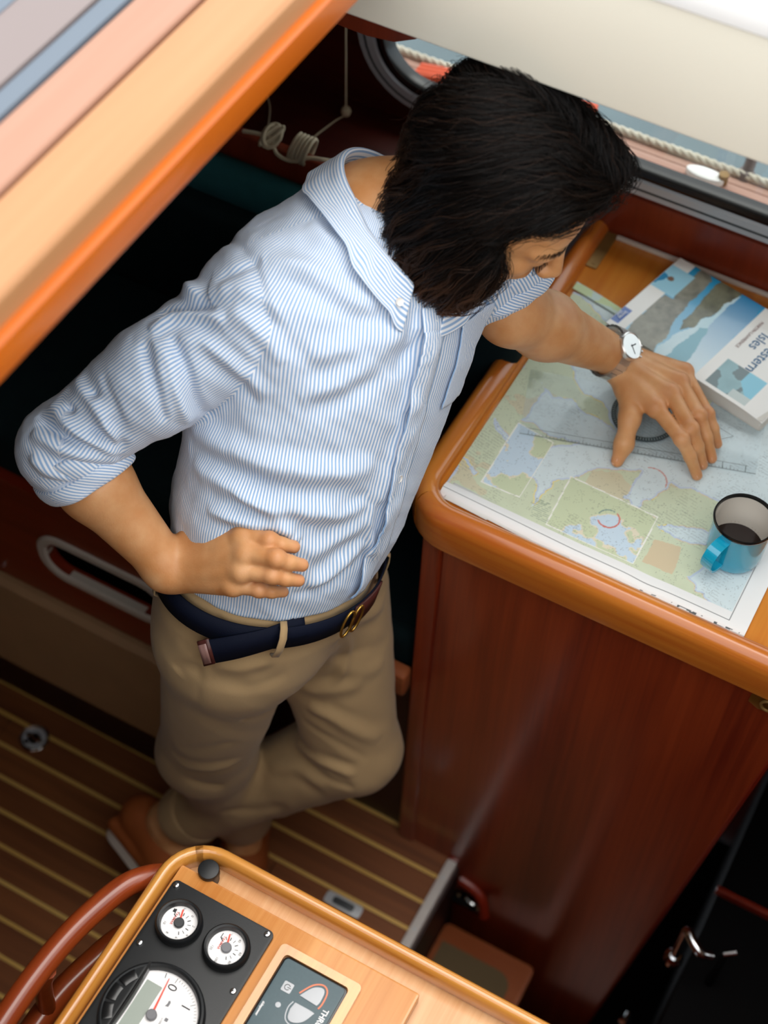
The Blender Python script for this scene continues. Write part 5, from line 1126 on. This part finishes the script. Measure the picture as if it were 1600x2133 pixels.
# collar --------------------------------------------------------------
cn = unit(T_ * .62 + unit(head - nb) * .50); cF = unit(F0 * math.cos(phi1 - phi0) + L0 * math.sin(phi1 - phi0)); cF = unit(cF - cn * (cF @ cn)); cL = np.cross(cn, cF)
cc = nb + cn * .012 + cF * .006
nth = 96; rows = []; suc = []
KR = [(-.034, .90, 0), (-.010, .97, .3), (.014, 1.00, .8), (.022, 1.03, 1), (.018, 1.09, 1), (.004, 1.14, 1), (-.010, 1.20, 1), (-.024, 1.29, 1)]
for i in range(nth):
    a = math.radians(17 + 326 * i / (nth - 1)); fr_ = max(0, math.cos(a)); spread = 1 + .10 * fr_
    row = []
    for k, (hh, rr, _) in enumerate(KR):
        leaf = max(0, k - 3) / 4.; ra, rb = .082 * rr * spread, .073 * rr
        h2 = hh - (.030 * fr_ ** 1.5) * (1 if k >= 2 else .6) - leaf * .002 * fr_ ** 2
        aa = a + (0 if k < 3 else -leaf * .16 * math.sin(a) * fr_)
        row.append(cc + cF * ra * math.cos(aa) + cL * rb * math.sin(aa) + cn * h2)
    rows.append(row); suc.append([.0042 * 0 + v for v in (-.030, -.012, .008, .014, .022, .036, .052, .070)])
C3 = np.array(rows); 
# rest the collar leaf on the cloth
flat = C3[:, 4:].reshape(-1, 3); d = chunks(shirtp, flat); g = grad(shirtp, flat); lift = np.clip(.0055 - d, 0, .06); flat = flat + g * lift[:, None]; drop = np.clip(d - .012, 0, .05) * np.tile([.0, .25, .55, .8], nth); flat = flat - g * drop[:, None]; C3[:, 4:] = flat.reshape(nth, 4, 3)
C4 = np.stack([catmull(r, 4) for r in C3]); ncol = C4.shape[1]; C4 = C4.reshape(-1, 3); su4 = np.stack([np.interp(np.linspace(0, 7, ncol), range(8), r) for r in suc]).ravel()
me = fast_mesh('collar', C4, grid_faces(nth, ncol)); attr(me, 'su', su4)
collar = link('collar', me, M['stripe'], shirt); md = collar.modifiers.new('thickness', 'SOLIDIFY'); md.thickness = .0018; md.offset = 0
md = collar.modifiers.new('smooth', 'SUBSURF'); md.levels = md.render_levels = 1
tipq = C3[4, -1] * .55 + C3[4, -2] * .45; button(C3[nth - 4, -2] + grad(shirtp, C3[nth - 4:nth - 3, -2])[0] * .003, grad(shirtp, C3[nth - 4:nth - 3, -2])[0], collar, .0046)
# rolled cuffs ---------------------------------------------------------
def cuff(a, b_, r, par, tilt, width=.052):
    ax = unit(b_ - a); s = unit(np.cross(ax, A(.2, .1, 1))); v = np.cross(ax, s); nth = 72; prof = [(-.5, .94), (-.46, 1.06), (-.25, 1.10), (0, 1.085), (.06, 1.05), (.08, 1.11), (.25, 1.14), (.44, 1.10), (.5, 1.02), (.46, .95), (.2, .93)]
    P_ = np.zeros((nth, len(prof), 3)); S_ = np.zeros((nth, len(prof)))
    for i in range(nth):
        q = 2 * math.pi * i / (nth - 1)
        for j, (u, rr) in enumerate(prof):
            r2 = r * rr * (1 + .035 * math.sin(3 * q + u * 4) + .02 * math.sin(7 * q + 2 + u * 6)); h = u * width + tilt * math.cos(q - 1.0) * r + .004 * math.sin(2 * q + 1) * (u > .05)
            P_[i, j] = a + ax * h + (s * math.cos(q) + v * math.sin(q)) * r2; S_[i, j] = q * r * (1 if u < .06 else .86) + u * width * (.2 if u < .06 else .9)
    P2 = np.stack([catmull(r_2, 3) for r_2 in P_]); nc = P2.shape[1]; S2 = np.stack([np.interp(np.linspace(0, len(prof) - 1, nc), range(len(prof)), r_2) for r_2 in S_])
    me = fast_mesh('cuff', P2.reshape(-1, 3), grid_faces(nth, nc)); attr(me, 'su', S2.ravel()); link('cuff', me, M['stripe'], par)
cuff(lerp(elR, wrR, .11), wrR, .0500, shirt, -.25)
cuff(lerp(shL, elL, .68), elL + (elL - shL), .0560, shirt, -.1, .045)

# ---------------------------------------------------------------- trousers
def hips(p):
    q = p - (belt - BU * .004); h = q @ BU; x, y = q @ BF, q @ BL_
    a = np.interp(h, [-.22, -.12, -.06, 0, .05], [.070, .108, .120, .121, .119]); b_ = np.interp(h, [-.22, -.12, -.06, 0, .05], [.095, .138, .155, .160, .159])
    k0 = np.sqrt((x / a) ** 2 + (y / b_) ** 2); k1 = np.sqrt((x / a ** 2) ** 2 + (y / b_ ** 2) ** 2) + 1e-6; d = k0 * (k0 - 1) / k1; d = np.where(k0 < .05, -.05, d)
    return smax(d, smax(h - .012, -.17 - h, .01), .03 * np.clip(-h * 12, .3, 1.5))
hips.c = belt - BU * .1; hips.R = .26; hips.k = .06
hemL = lerp(knL, anL, .91); hemR = lerp(knR, anR, .84)
trp = [hips, capsule(hipR + A(.0, .0, -.03), knR, .090, .070, k=.06), capsule(knR, hemR, .071, .058, k=.03),
       capsule(hipL + A(.005, -.005, -.03), knL, .090, .072, k=.06), capsule(knL, hemL, .073, .049, k=.02), ellipsoid(belt - BU * .10 - BF * .06, A(.075, .075, .09), k=.05)]
def hemcut(p):
    return np.minimum(-((p - hemL) @ unit(anL - knL)) + .0, 9)
hemcut.c = hemL + unit(anL - knL) * .06; hemcut.R = .085; hemcut.k = .003; hemcut.sub = True
def hemplane(p):
    q = p - hemL; return np.maximum(-(q @ unit(anL - knL)), np.sqrt((q * q).sum(1)) - .085)
hemplane.c = hemL; hemplane.R = .09; hemplane.k = .003; hemplane.sub = True
trp.append(hemplane)
V, Fq, Nn = surface(trp, (-.98, .70, .05), (-.36, 1.24, 1.10), .0042)
TF = [([(-0.2597, 0.4237, -0.878), (-0.2398, 0.4262, -0.8829), (-0.2106, 0.4309, -0.8895)], 0.005, 0.012), ([(-0.2587, 0.4158, -0.8835), (-0.2376, 0.4161, -0.8904), (-0.2111, 0.4193, -0.897)], -0.004, 0.01), ([(-0.2559, 0.4047, -0.8919), (-0.2342, 0.4039, -0.8996), (-0.2149, 0.4074, -0.9037)], 0.005, 0.01), ([(-0.245, 0.398, -0.9), (-0.2272, 0.3979, -0.906), (-0.2118, 0.4021, -0.9083)], -0.004, 0.008), ([(-0.2653, 0.3841, -0.9025), (-0.2491, 0.3929, -0.902), (-0.228, 0.3932, -0.9088)], 0.004, 0.012), ([(-0.284, 0.3486, -0.9199), (-0.2651, 0.3589, -0.9193), (-0.2447, 0.3728, -0.9168)], -0.004, 0.012), ([(-0.2857, 0.3392, -0.9256), (-0.2608, 0.3514, -0.9257), (-0.2381, 0.3736, -0.9185)], 0.004, 0.01), ([(-0.2607, 0.4626, -0.8518), (-0.2536, 0.4749, -0.8459), (-0.2424, 0.4924, -0.8381)], 0.004, 0.012), ([(-0.2573, 0.4504, -0.861), (-0.2463, 0.4621, -0.8569), (-0.2311, 0.4788, -0.8508)], -0.003, 0.012), ([(-0.2688, 0.4272, -0.8726), (-0.2526, 0.4361, -0.8721), (-0.2335, 0.4522, -0.8678)], 0.004, 0.014), ([(-0.2644, 0.4381, -0.8669), (-0.2467, 0.4505, -0.8644), (-0.2276, 0.4666, -0.8601)], 0.003, 0.014), ([(-0.3314, 0.4127, -0.8615), (-0.3237, 0.3944, -0.8763), (-0.314, 0.3688, -0.8965)], -0.0016, 0.004), ([(-0.3248, 0.4135, -0.8632), (-0.3074, 0.4202, -0.8645), (-0.2909, 0.4349, -0.8602)], 0.004, 0.012), ([(-0.3238, 0.4056, -0.8688), (-0.297, 0.4146, -0.8717), (-0.2791, 0.4329, -0.8655)], -0.003, 0.012), ([(-0.2938, 0.3967, -0.8847), (-0.2843, 0.4047, -0.8825), (-0.2759, 0.4149, -0.8785)], -0.003, 0.012), ([(-0.3179, 0.3582, -0.9023), (-0.3004, 0.3649, -0.9036), (-0.284, 0.3795, -0.8993)], 0.005, 0.012), ([(-0.3115, 0.3533, -0.9077), (-0.2955, 0.3563, -0.9109), (-0.2847, 0.3622, -0.9106)], -0.005, 0.01), ([(-0.3202, 0.3654, -0.8967), (-0.3053, 0.3735, -0.8963), (-0.2916, 0.3866, -0.8921)], -0.003, 0.012), ([(-0.3412, 0.3989, -0.8674), (-0.3397, 0.4026, -0.8655), (-0.3283, 0.4074, -0.8661)], -0.004, 0.01), ([(-0.2612, 0.4708, -0.8462), (-0.252, 0.4646, -0.8534), (-0.2481, 0.4498, -0.8645), (-0.2512, 0.4397, -0.8702)], 0.003, 0.006), ([(-0.2603, 0.4741, -0.8443), (-0.2546, 0.4519, -0.8609), (-0.258, 0.4331, -0.8723)], -0.002, 0.006), ([(-0.3369, 0.4379, -0.843), (-0.3226, 0.4344, -0.85), (-0.2973, 0.4398, -0.8548)], -0.002, 0.005)]
td = fold_field(V, trp, TF, .9) + .007 * n3(V, 9, 5) + .003 * n3(V, 22, 14)
me = fast_mesh('trousers', V + Nn * td[:, None], Fq)
M['khaki'], nt, b = newmat('khaki_cotton'); b.inputs['Base Color'].default_value = lin('#ac9069'); b.inputs['Roughness'].default_value = .85; b.inputs['Specular IOR Level'].default_value = .15; b.inputs['Sheen Weight'].default_value = .1
tcn = N(nt, 'TexCoord'); ns = N(nt, 'TexNoise'); ns.inputs['Scale'].default_value = 500; ns.inputs['Detail'].default_value = 3; nt.links.new(tcn.outputs['Object'], ns.inputs['Vector'])
bp = N(nt, 'Bump'); bp.inputs['Distance'].default_value = .0005; bp.inputs['Strength'].default_value = .5; nt.links.new(ns.outputs[0], bp.inputs['Height']); nt.links.new(bp.outputs[0], b.inputs['Normal'])
tro = link('trousers', me, M['khaki'], man)
near2 = rng.permutation(len(V))[:40000]; dtro = (V[near2], td[near2])
# turn-up at the hem
ax = unit(anL - knL); s = unit(np.cross(ax, A(.2, .1, 1))); v = np.cross(ax, s); P_ = np.zeros((60, 9, 3))
for i in range(60):
    q = 2 * math.pi * i / 59
    for j, (u, rr) in enumerate(((-.034, .0485), (-.036, .0525), (-.030, .0545), (-.015, .0540), (0, .0530), (.004, .0520), (.005, .0495), (.001, .0470), (-.02, .0455))):
        P_[i, j] = hemL + ax * (u + .003 * math.sin(2 * q)) + (s * math.cos(q) + v * math.sin(q)) * rr * (1 + .03 * math.sin(3 * q + 1))
link('turn_up', fast_mesh('turn_up', P_.reshape(-1, 3), grid_faces(60, 9)), M['khaki'], tro)
# belt ---------------------------------------------------------------
M['navy'] = plain('navy_webbing', '#060e22', .75, spec=.2, bump=.0003, nscale=700)
M['leather'] = plain('dark_brown_leather', '#4a2420', .4, spec=.4)
M['leatherpale'] = plain('worn_leather_tip', '#8a6862', .4)
def ringpt(th, h, off=0.): return belt + BU * h + BF * ((.1235 + off) * math.cos(th)) + BL_ * ((.1645 + off) * math.sin(th))
def strap(name, pts_lo, pts_hi, thick, mat, par):
    n = len(pts_lo); V = np.concatenate([np.array(pts_lo), np.array(pts_hi)]); F = [(i, i + 1, n + i + 1, n + i) for i in range(n - 1)]
    o = arr_obj(name, V, F, mat, par); md = o.modifiers.new('thickness', 'SOLIDIFY'); md.thickness = thick; md.offset = 1; return o
thb = [2 * math.pi * i / 120 for i in range(121)]
bo = lambda t: .0045 + .004 * math.exp(-((t - 5.2) / .5) ** 2)
strap('belt', [ringpt(t, -.030, .0045) for t in thb], [ringpt(t, .004, .0045) for t in thb], .0025, M['navy'], tro)
bel = tro.children[-1] if tro.children[-1].name.startswith('belt') else [c for c in tro.children if c.name.startswith('belt')][0]
q0, q1 = math.radians(2), math.radians(26)
strap('leather_tab', [ringpt(q0 + (q1 - q0) * i / 10, -.031, .0075) for i in range(11)], [ringpt(q0 + (q1 - q0) * i / 10, .005, .0075) for i in range(11)], .0028, M['leather'], bel)
for dth in (-3, 3):
    th = math.radians(dth); c = ringpt(th, -.013, .013); t = unit(ringpt(th + .02, -.013, .013) - c); pts = [c + t * (.010 * math.cos(a)) + BU * (.0215 * math.sin(a)) for a in [2 * math.pi * i / 28 for i in range(28)]]
    bm_obj('buckle_ring', tube_bm(pts, .0018, 8, closed=True), M['brass'], bel, auto=60)
tdirs = [[(-0.2817, 0.4546, -0.8502), (-0.2979, 0.4409, -0.8539), (-0.312, 0.4284, -0.8575), (-0.3271, 0.4157, -0.861)], [(-0.2894, 0.4644, -0.8411), (-0.3046, 0.4494, -0.8461), (-0.3204, 0.4368, -0.8492), (-0.3367, 0.4239, -0.8523)]]
Tq = [cast(trp, np.array(d)) for d in tdirs]; lo, hi = catmull(Tq[0], 6), catmull(Tq[1], 6)
nrm = grad(trp, (lo + hi) / 2, .01); offs = np.linspace(.012, .018, len(lo))[:, None]
strap('belt_tail', lo + nrm * offs, hi + nrm * offs, .0025, M['navy'], bel)
e = len(lo) - 1; d_t = unit(lo[e] - lo[e - 3])
strap('leather_tip', [lo[e] + nrm[e] * .0195 - d_t * .016 * (1 - i / 3) - unit(hi[e] - lo[e]) * .001 for i in range(4)], [hi[e] + nrm[e] * .0195 - d_t * .016 * (1 - i / 3) + unit(hi[e] - lo[e]) * .001 for i in range(4)], .002, M['leather'], bel)
strap('tip_patch', [lo[e] + nrm[e] * .0222 - d_t * (.011 * (1 - i / 3) + .0015) + unit(hi[e] - lo[e]) * .003 for i in range(4)], [hi[e] + nrm[e] * .0222 - d_t * (.011 * (1 - i / 3) + .0015) - unit(hi[e] - lo[e]) * .003 for i in range(4)], .0006, M['leatherpale'], bel)
for th in (-38, 44, -115, 115, 180):
    t = math.radians(th); e_ = .0042 / .15; col = [(-.040, .004), (-.036, .010), (-.020, .0118), (0, .0118), (.010, .010), (.014, .003)]
    if th == -38: col = [(-.040, .006), (-.036, .016), (-.020, .022), (0, .021), (.010, .013), (.014, .004)]
    strap('belt_loop', [ringpt(t - e_, h, o_) for h, o_ in col], [ringpt(t + e_, h, o_) for h, o_ in col], .0016, M['khaki'], tro)
# ---------------------------------------------------------------- shoes
M['tan'] = plain('brown_suede', '#9a5228', .7, spec=.2, noise=.12, nscale=40)
M['sole'] = plain('white_rubber_sole', '#ded6cc', .55)
def shoe(an, fwd, upv, side):
    upv = unit(upv - fwd * (upv @ fwd)); l = np.cross(upv, fwd); Rm = np.stack([fwd, l, upv]); g = lambda x, y, z: an + fwd * x + l * y + upv * z
    upper = [capsule(g(-.030, 0, -.045), g(.06, 0, -.050), .036, .038, k=.02), capsule(g(.05, 0, -.055), g(.150, .004 * side, -.062), .036, .028, k=.03), ellipsoid(g(.15, .006 * side, -.060), (.038, .038, .022), Rm, k=.02),
             capsule(g(-.026, 0, -.038), g(.01, 0, -.034), .032, .034, k=.02), slab(g(.06, 0, -.075), (.122, .040, .012), .010, Rm, k=.01)]
    hole = capsule(g(-.012, 0, .03), g(.010, 0, -.004), .031, .028, k=.006); hole.sub = True; upper.append(hole)
    V, Fq, _ = surface(upper, an - .24, an + .24, .004); o = link('shoe', fast_mesh('shoe', V, Fq), M['tan'], man)
    outl = catmull([(-.062, 0, 0), (-.050, .030, 0), (0, .036, 0), (.07, .042, 0), (.13, .046, 0), (.178, .026, 0), (.192, 0, 0), (.176, -.028, 0), (.13, -.044, 0), (.07, -.038, 0), (0, -.034, 0), (-.050, -.030, 0)], 5, closed=True)
    bm = prism_bm([(p[0], p[1]) for p in outl], -.112, -.072, .008, 3); m_ = Matrix(((fwd[0], l[0], upv[0], an[0]), (fwd[1], l[1], upv[1], an[1]), (fwd[2], l[2], upv[2], an[2]), (0, 0, 0, 1)))
    bmesh.ops.transform(bm, matrix=m_, verts=bm.verts); bm_obj('sole', bm, M['sole'], o)
    for k in range(3):
        x = .055 + k * .022; bm_obj('lace', tube_bm(catmull([g(x, -.022, -.024 - k * .007), g(x + .003, 0, -.0125 - k * .0078), g(x + .006, .022, -.024 - k * .007)], 5), .002, 6), M['cord'], o)
    return o
shoe(anL - feet_L * .015, feet_L, -unit(anL - knL), 1)
shoe(A(anR[0], anR[1], .099), feet_R, A(0, 0, 1), -1)
# ---------------------------------------------------------------- wrist watch
M['steel'] = plain('steel', '#dcdad6', .3, metal=.9)
wa = unit(.76 * unit(wrL - elL) + .24 * unit((Lm[1] + Lm[2]) / 2 - wrL)); wn = unit(A(.30, -.25, .92) - wa * (A(.30, -.25, .92) @ wa)); ws = np.cross(wa, wn); wc = wrL - wa * .016 + wn * .001
def W(t, rn, rs, h=0): return wc + wn * (rn * math.sin(t)) + ws * (rs * math.cos(t)) + wa * h
watch = bm_obj('wristwatch', sweep_bm([W(t, .0325, .0357) for t in [2 * math.pi * i / 56 for i in range(56)]], [(-.0011, -.0085), (.0011, -.0085), (.0016, 0), (.0011, .0085), (-.0011, .0085)], closed=True, up=tuple(wa)), M['steel'], man, auto=50)
def watch_part(name, prof, mat, seg=40):
    o = lathe(name, prof, (0, 0, 0), mat, watch, seg=seg, cap0=True, cap1=True); c = wc + wn * .0315
    o.data.transform(Matrix(((ws[0], wa[0], wn[0], c[0]), (ws[1], wa[1], wn[1], c[1]), (ws[2], wa[2], wn[2], c[2]), (0, 0, 0, 1)))); return o
watch_part('case', [(.0165, -.002), (.0195, 0), (.0200, .004), (.0195, .0075), (.0178, .0088), (.0170, .0080)], M['steel'])
watch_part('dial', [(.0172, .0076), (.0172, .0079), (.0001, .0079)], M['dial'])
watch_part('bezel_mark', [(.0128, .0079), (.0128, .00795), (.0120, .00795), (.0120, .0079)], M['alu'])
for a0, ln, wd in ((2.2, .0085, .0008), (.6, .012, .0006)):
    bm = bmesh.new(); d = (math.cos(a0), math.sin(a0)); p = (-d[1], d[0]); bm.faces.new([bm.verts.new((d[0] * q + p[0] * s_ * wd, d[1] * q + p[1] * s_ * wd, .0083)) for q, s_ in ((-.002, -1), (ln, -1), (ln, 1), (-.002, 1))])
    o = bm_obj('hand', bm, M['ink'], watch); c = wc + wn * .0315; o.data.transform(Matrix(((ws[0], wa[0], wn[0], c[0]), (ws[1], wa[1], wn[1], c[1]), (ws[2], wa[2], wn[2], c[2]), (0, 0, 0, 1))))
for q in (-1, 0, 1):
    c = wc + wn * .0355 + wa * (.0195 if q == 0 else .0185) + ws * q * .008; bm_obj('crown' if q == 0 else 'pusher', tube_bm([c, c + wa * .004], .0024 if q == 0 else .0018, 10), M['steel'], watch)
for t in [2 * math.pi * i / 26 for i in range(26)]:
    if .35 < t / math.pi < .65: continue
    bm = sweep_bm([W(t - .10, .0343, .0375), W(t + .10, .0343, .0375)], [(-.0006, -.0088), (.0006, -.0088), (.0006, .0088), (-.0006, .0088)], up=tuple(wa)); bm_obj('link', bm, M['steel'], watch)
# ---------------------------------------------------------------- hair
hv = [he(-.016, 0, .038, (.102, .088, .092), .02), he(-.050, .010, .034, (.062, .066, .062), .03), he(-.046, 0, -.046, (.042, .058, .048), .03), he(-.010, .072, -.035, (.046, .028, .065), .03),
      he(-.006, -.070, -.030, (.046, .028, .065), .03), he(.010, -.076, -.078, (.042, .026, .046), .025), he(.040, -.074, -.052, (.030, .022, .052), .025), he(-.040, -.050, -.070, (.034, .034, .040), .025),
      he(.050, .022, .092, (.036, .030, .030), .03), he(.066, .026, .098, (.022, .024, .020), .02)]
def facecut(p):                                # keep the face free of hair: forehead hairline, temples
    l = (p - head) @ HR.T; y = l[:, 1]; z = l[:, 2]
    bx = .036 + .3 * np.maximum(z - .03, 0) + .036 * np.clip((-y - .050) / .015, 0, 1) * np.clip((.020 - z) / .03, 0, 1)
    return np.maximum(bx - l[:, 0], z - .060)
facecut.c = head; facecut.R = .3; facecut.k = .012; facecut.sub = True
hv += [facecut]
V, Fq, Nn = surface(hv, head - .22, head + .22, .0042)
lc = (V - head) @ HR.T
hn = .006 * (fbm(lc[:, 0] * .5 + lc[:, 2], lc[:, 1] * 2.2, 26, 3) - .5) + .004 * (fbm(lc[:, 0], lc[:, 1] + lc[:, 2], 45, 8) - .5)
M['hairbase'] = plain('dark_hair_mass', '#060403', .8, spec=.1)
hair = link('hair', fast_mesh('hair', V + Nn * (hn - .004)[:, None], Fq), M['hairbase'], man)
M['hair'], nt, b = newmat('dark_brown_hair'); at = N(nt, 'Attribute', attribute_name='tone'); cr = N(nt, 'ValToRGB'); cr.color_ramp.elements[0].color = lin('#060403'); cr.color_ramp.elements[1].color = lin('#63402a')
nt.links.new(at.outputs['Fac'], cr.inputs[0]); nt.links.new(cr.outputs[0], b.inputs['Base Color']); b.inputs['Roughness'].default_value = .5; b.inputs['Specular IOR Level'].default_value = .22
G_ = A(0, 0, -1)
def flow(P_, d0=None):
    """combing direction: back from the forehead over the top, down and back on the sides"""
    l = (P_ - head) @ HR.T; x, y, z = l.T; side = np.clip((np.abs(y) - .035) / .045, 0, 1); low = np.clip((.03 - z) / .08, 0, 1)
    fx = -1.0 + .25 * side; fz = -.15 - .9 * side - .5 * low; fy = np.sign(y) * (.45 * (1 - side)) - .25 * low * np.sign(y)
    fy = fy + .25 * np.sin(x * 40)
    v = fx[:, None] * Hf + fy[:, None] * Hl + fz[:, None] * Hu + (.25 + .9 * low)[:, None] * G_
    return v / np.linalg.norm(v, axis=1, keepdims=True)
def grow(roots, n, step, lift0, lift1, curl, free, rad, tone0, tone1, name, seed, clump=1, spread=.004):
    rg = np.random.default_rng(seed); N_ = len(roots); P_ = roots.copy(); out_ = [P_.copy()]; ph = rg.random(N_) * 6.28; cu_ = curl * (.4 + rg.random(N_)); jit = (rg.random((N_, 3)) - .5) * .28; lf = lift0 + (lift1 - lift0) * rg.random(N_); fr = free * (.5 + rg.random(N_))
    for k in range(1, n):
        g = grad(hv, P_, .004); d = flow(P_) + jit; wv = np.sin(ph + k * .75)[:, None] * np.cross(g, d) * cu_[:, None] * (k / n)
        t = d + wv; fk = np.clip((k / n - .55) * 2.2, 0, 1) * fr; t = t - g * ((t * g).sum(1) * (1 - fk))[:, None]; t = t + fk[:, None] * (g * .25 + G_ * .35 + np.cos(ph * 2 + k * .9)[:, None] * np.cross(g, d) * .9)
        t = t / np.linalg.norm(t, axis=1, keepdims=True); P_ = P_ + t * step[:, None]
        dist = chunks(hv, P_); tgt = lf * math.sin(min(1, k / 4) * 1.57); corr = np.clip(tgt - dist, -.006, .02) * (1 - .8 * fk); P_ = P_ + g * corr[:, None]; out_.append(P_.copy())
    Q = np.stack(out_, 1)
    if clump > 1:                                  # locks: every guide carries a bundle that closes towards its tip
        o_ = rg.normal(size=(N_, clump, 1, 3)) * spread * (1 - .8 * np.linspace(0, 1, n) ** 1.5)[None, None, :, None]; cut = rg.integers(0, 2, (N_, clump))
        Q = (Q[:, None] + o_).reshape(N_ * clump, n, 3); N_ = N_ * clump; step = np.repeat(step, clump)
    Q = Q.astype(np.float32); hc_ = bpy.data.hair_curves.new(name); hc_.add_curves([n] * N_); hc_.position_data.foreach_set('vector', Q.reshape(-1, 3).ravel())
    r_k = rad * np.clip(1.15 - np.linspace(0, 1, n) ** 3, .15, 1); ra = hc_.attributes.new('radius', 'FLOAT', 'POINT') if 'radius' not in hc_.attributes else hc_.attributes['radius']; ra.data.foreach_set('value', np.tile(r_k, N_).astype(np.float32))
    dz = Q.reshape(-1, 3)[:, 2] - head[2]; lowness = np.clip((-.035 - dz) / .07, 0, 1); ta = hc_.attributes.new('tone', 'FLOAT', 'POINT')  # brown ends, lightened lower down as if light caught the thin strands
    ta.data.foreach_set('value', np.clip(tone0 + (tone1 - tone0) * lowness * np.tile(np.linspace(.3, 1, n), N_) + np.repeat((rg.random(N_) - .5) * .14, n), 0, 1).astype(np.float32))
    o = bpy.data.objects.new(name, hc_); COL.objects.link(o); hc_.materials.append(M['hair']); o.parent = hair; return o
pick = rng.choice(len(V), 1500); grow(V[pick] - Nn[pick] * .003, 14, .0055 + rng.random(1500) * .004, -.002, .006, .22, .35, .00026, .0, .55, 'strands', 1, 11, .0042)
lowm = np.flatnonzero((lc[:, 2] < .010) & (lc[:, 0] < .06)); pick = rng.choice(lowm, 260); grow(V[pick] - Nn[pick] * .002, 20, .0050 + rng.random(260) * .0034, .001, .013, 2.2, 1.7, .00027, .15, 1.0, 'curls', 2, 15, .0028)
frm = np.flatnonzero((lc[:, 0] > .02) & (lc[:, 2] > .08)); pick = rng.choice(frm, 110); grow(V[pick], 14, .004 + rng.random(110) * .003, .001, .010, .5, .6, .00027, .0, .2, 'forelock', 3, 12, .004)
pick = rng.choice(len(V), 380); grow(V[pick], 14, .005 + rng.random(380) * .004, .003, .016, .6, 1.0, .00022, .15, .8, 'stray_hairs', 4)
# eyebrows and lashes
def tiny(name, pts, rad):
    n = len(pts[0]); hc_ = bpy.data.hair_curves.new(name); hc_.add_curves([n] * len(pts)); hc_.position_data.foreach_set('vector', np.array(pts, np.float32).ravel()); ra = hc_.attributes.new('radius', 'FLOAT', 'POINT'); ra.data.foreach_set('value', np.tile(np.linspace(rad, rad * .3, n), len(pts)).astype(np.float32))
    ta = hc_.attributes.new('tone', 'FLOAT', 'POINT'); ta.data.foreach_set('value', np.full(n * len(pts), .08, np.float32)); hc_.materials.append(M['hair']); o = bpy.data.objects.new(name, hc_); COL.objects.link(o); o.parent = man
def on_face(q): 
    for _ in range(4): q = q - grad(headp, q) * chunks(headp, q)[:, None]
    return q
for sg in (1, -1):
    u = rng.random(130); zz = .020 + .008 * np.sin(u * 2.6) + (rng.random(130) - .5) * .006; q = np.stack([H(.11 - .035 * a, sg * (.012 + .046 * a), z_) for a, z_ in zip(u, zz)]); q = on_face(q); g = grad(headp, q)
    tiny('eyebrow', [[p + gg * .0004 + (Hl * sg * .9 + Hu * (.35 - .5 * a) - Hf * .4) * k * .0028 + gg * .0012 * k for k in range(4)] for p, gg, a in zip(q, g, u)], .00020)
    u = rng.random(90); q = np.stack([H(.096 - .010 * a, sg * (.020 + .024 * a), -.0065) for a in u]); q = on_face(q); g = grad(headp, q)
    tiny('eyelashes', [[p + gg * .0025 * k - Hu * (.0016 * k) + Hl * sg * .0008 * k * (a - .3) for k in range(4)] for p, gg, a in zip(q, g, u)], .00022)
lipm = plain('lips', '#a8665a', .45)

# ---------------------------------------------------------------- children were modelled in world space
for o in list(scene.objects):
    if o.type == 'EMPTY' and o.parent is None: settle(o)
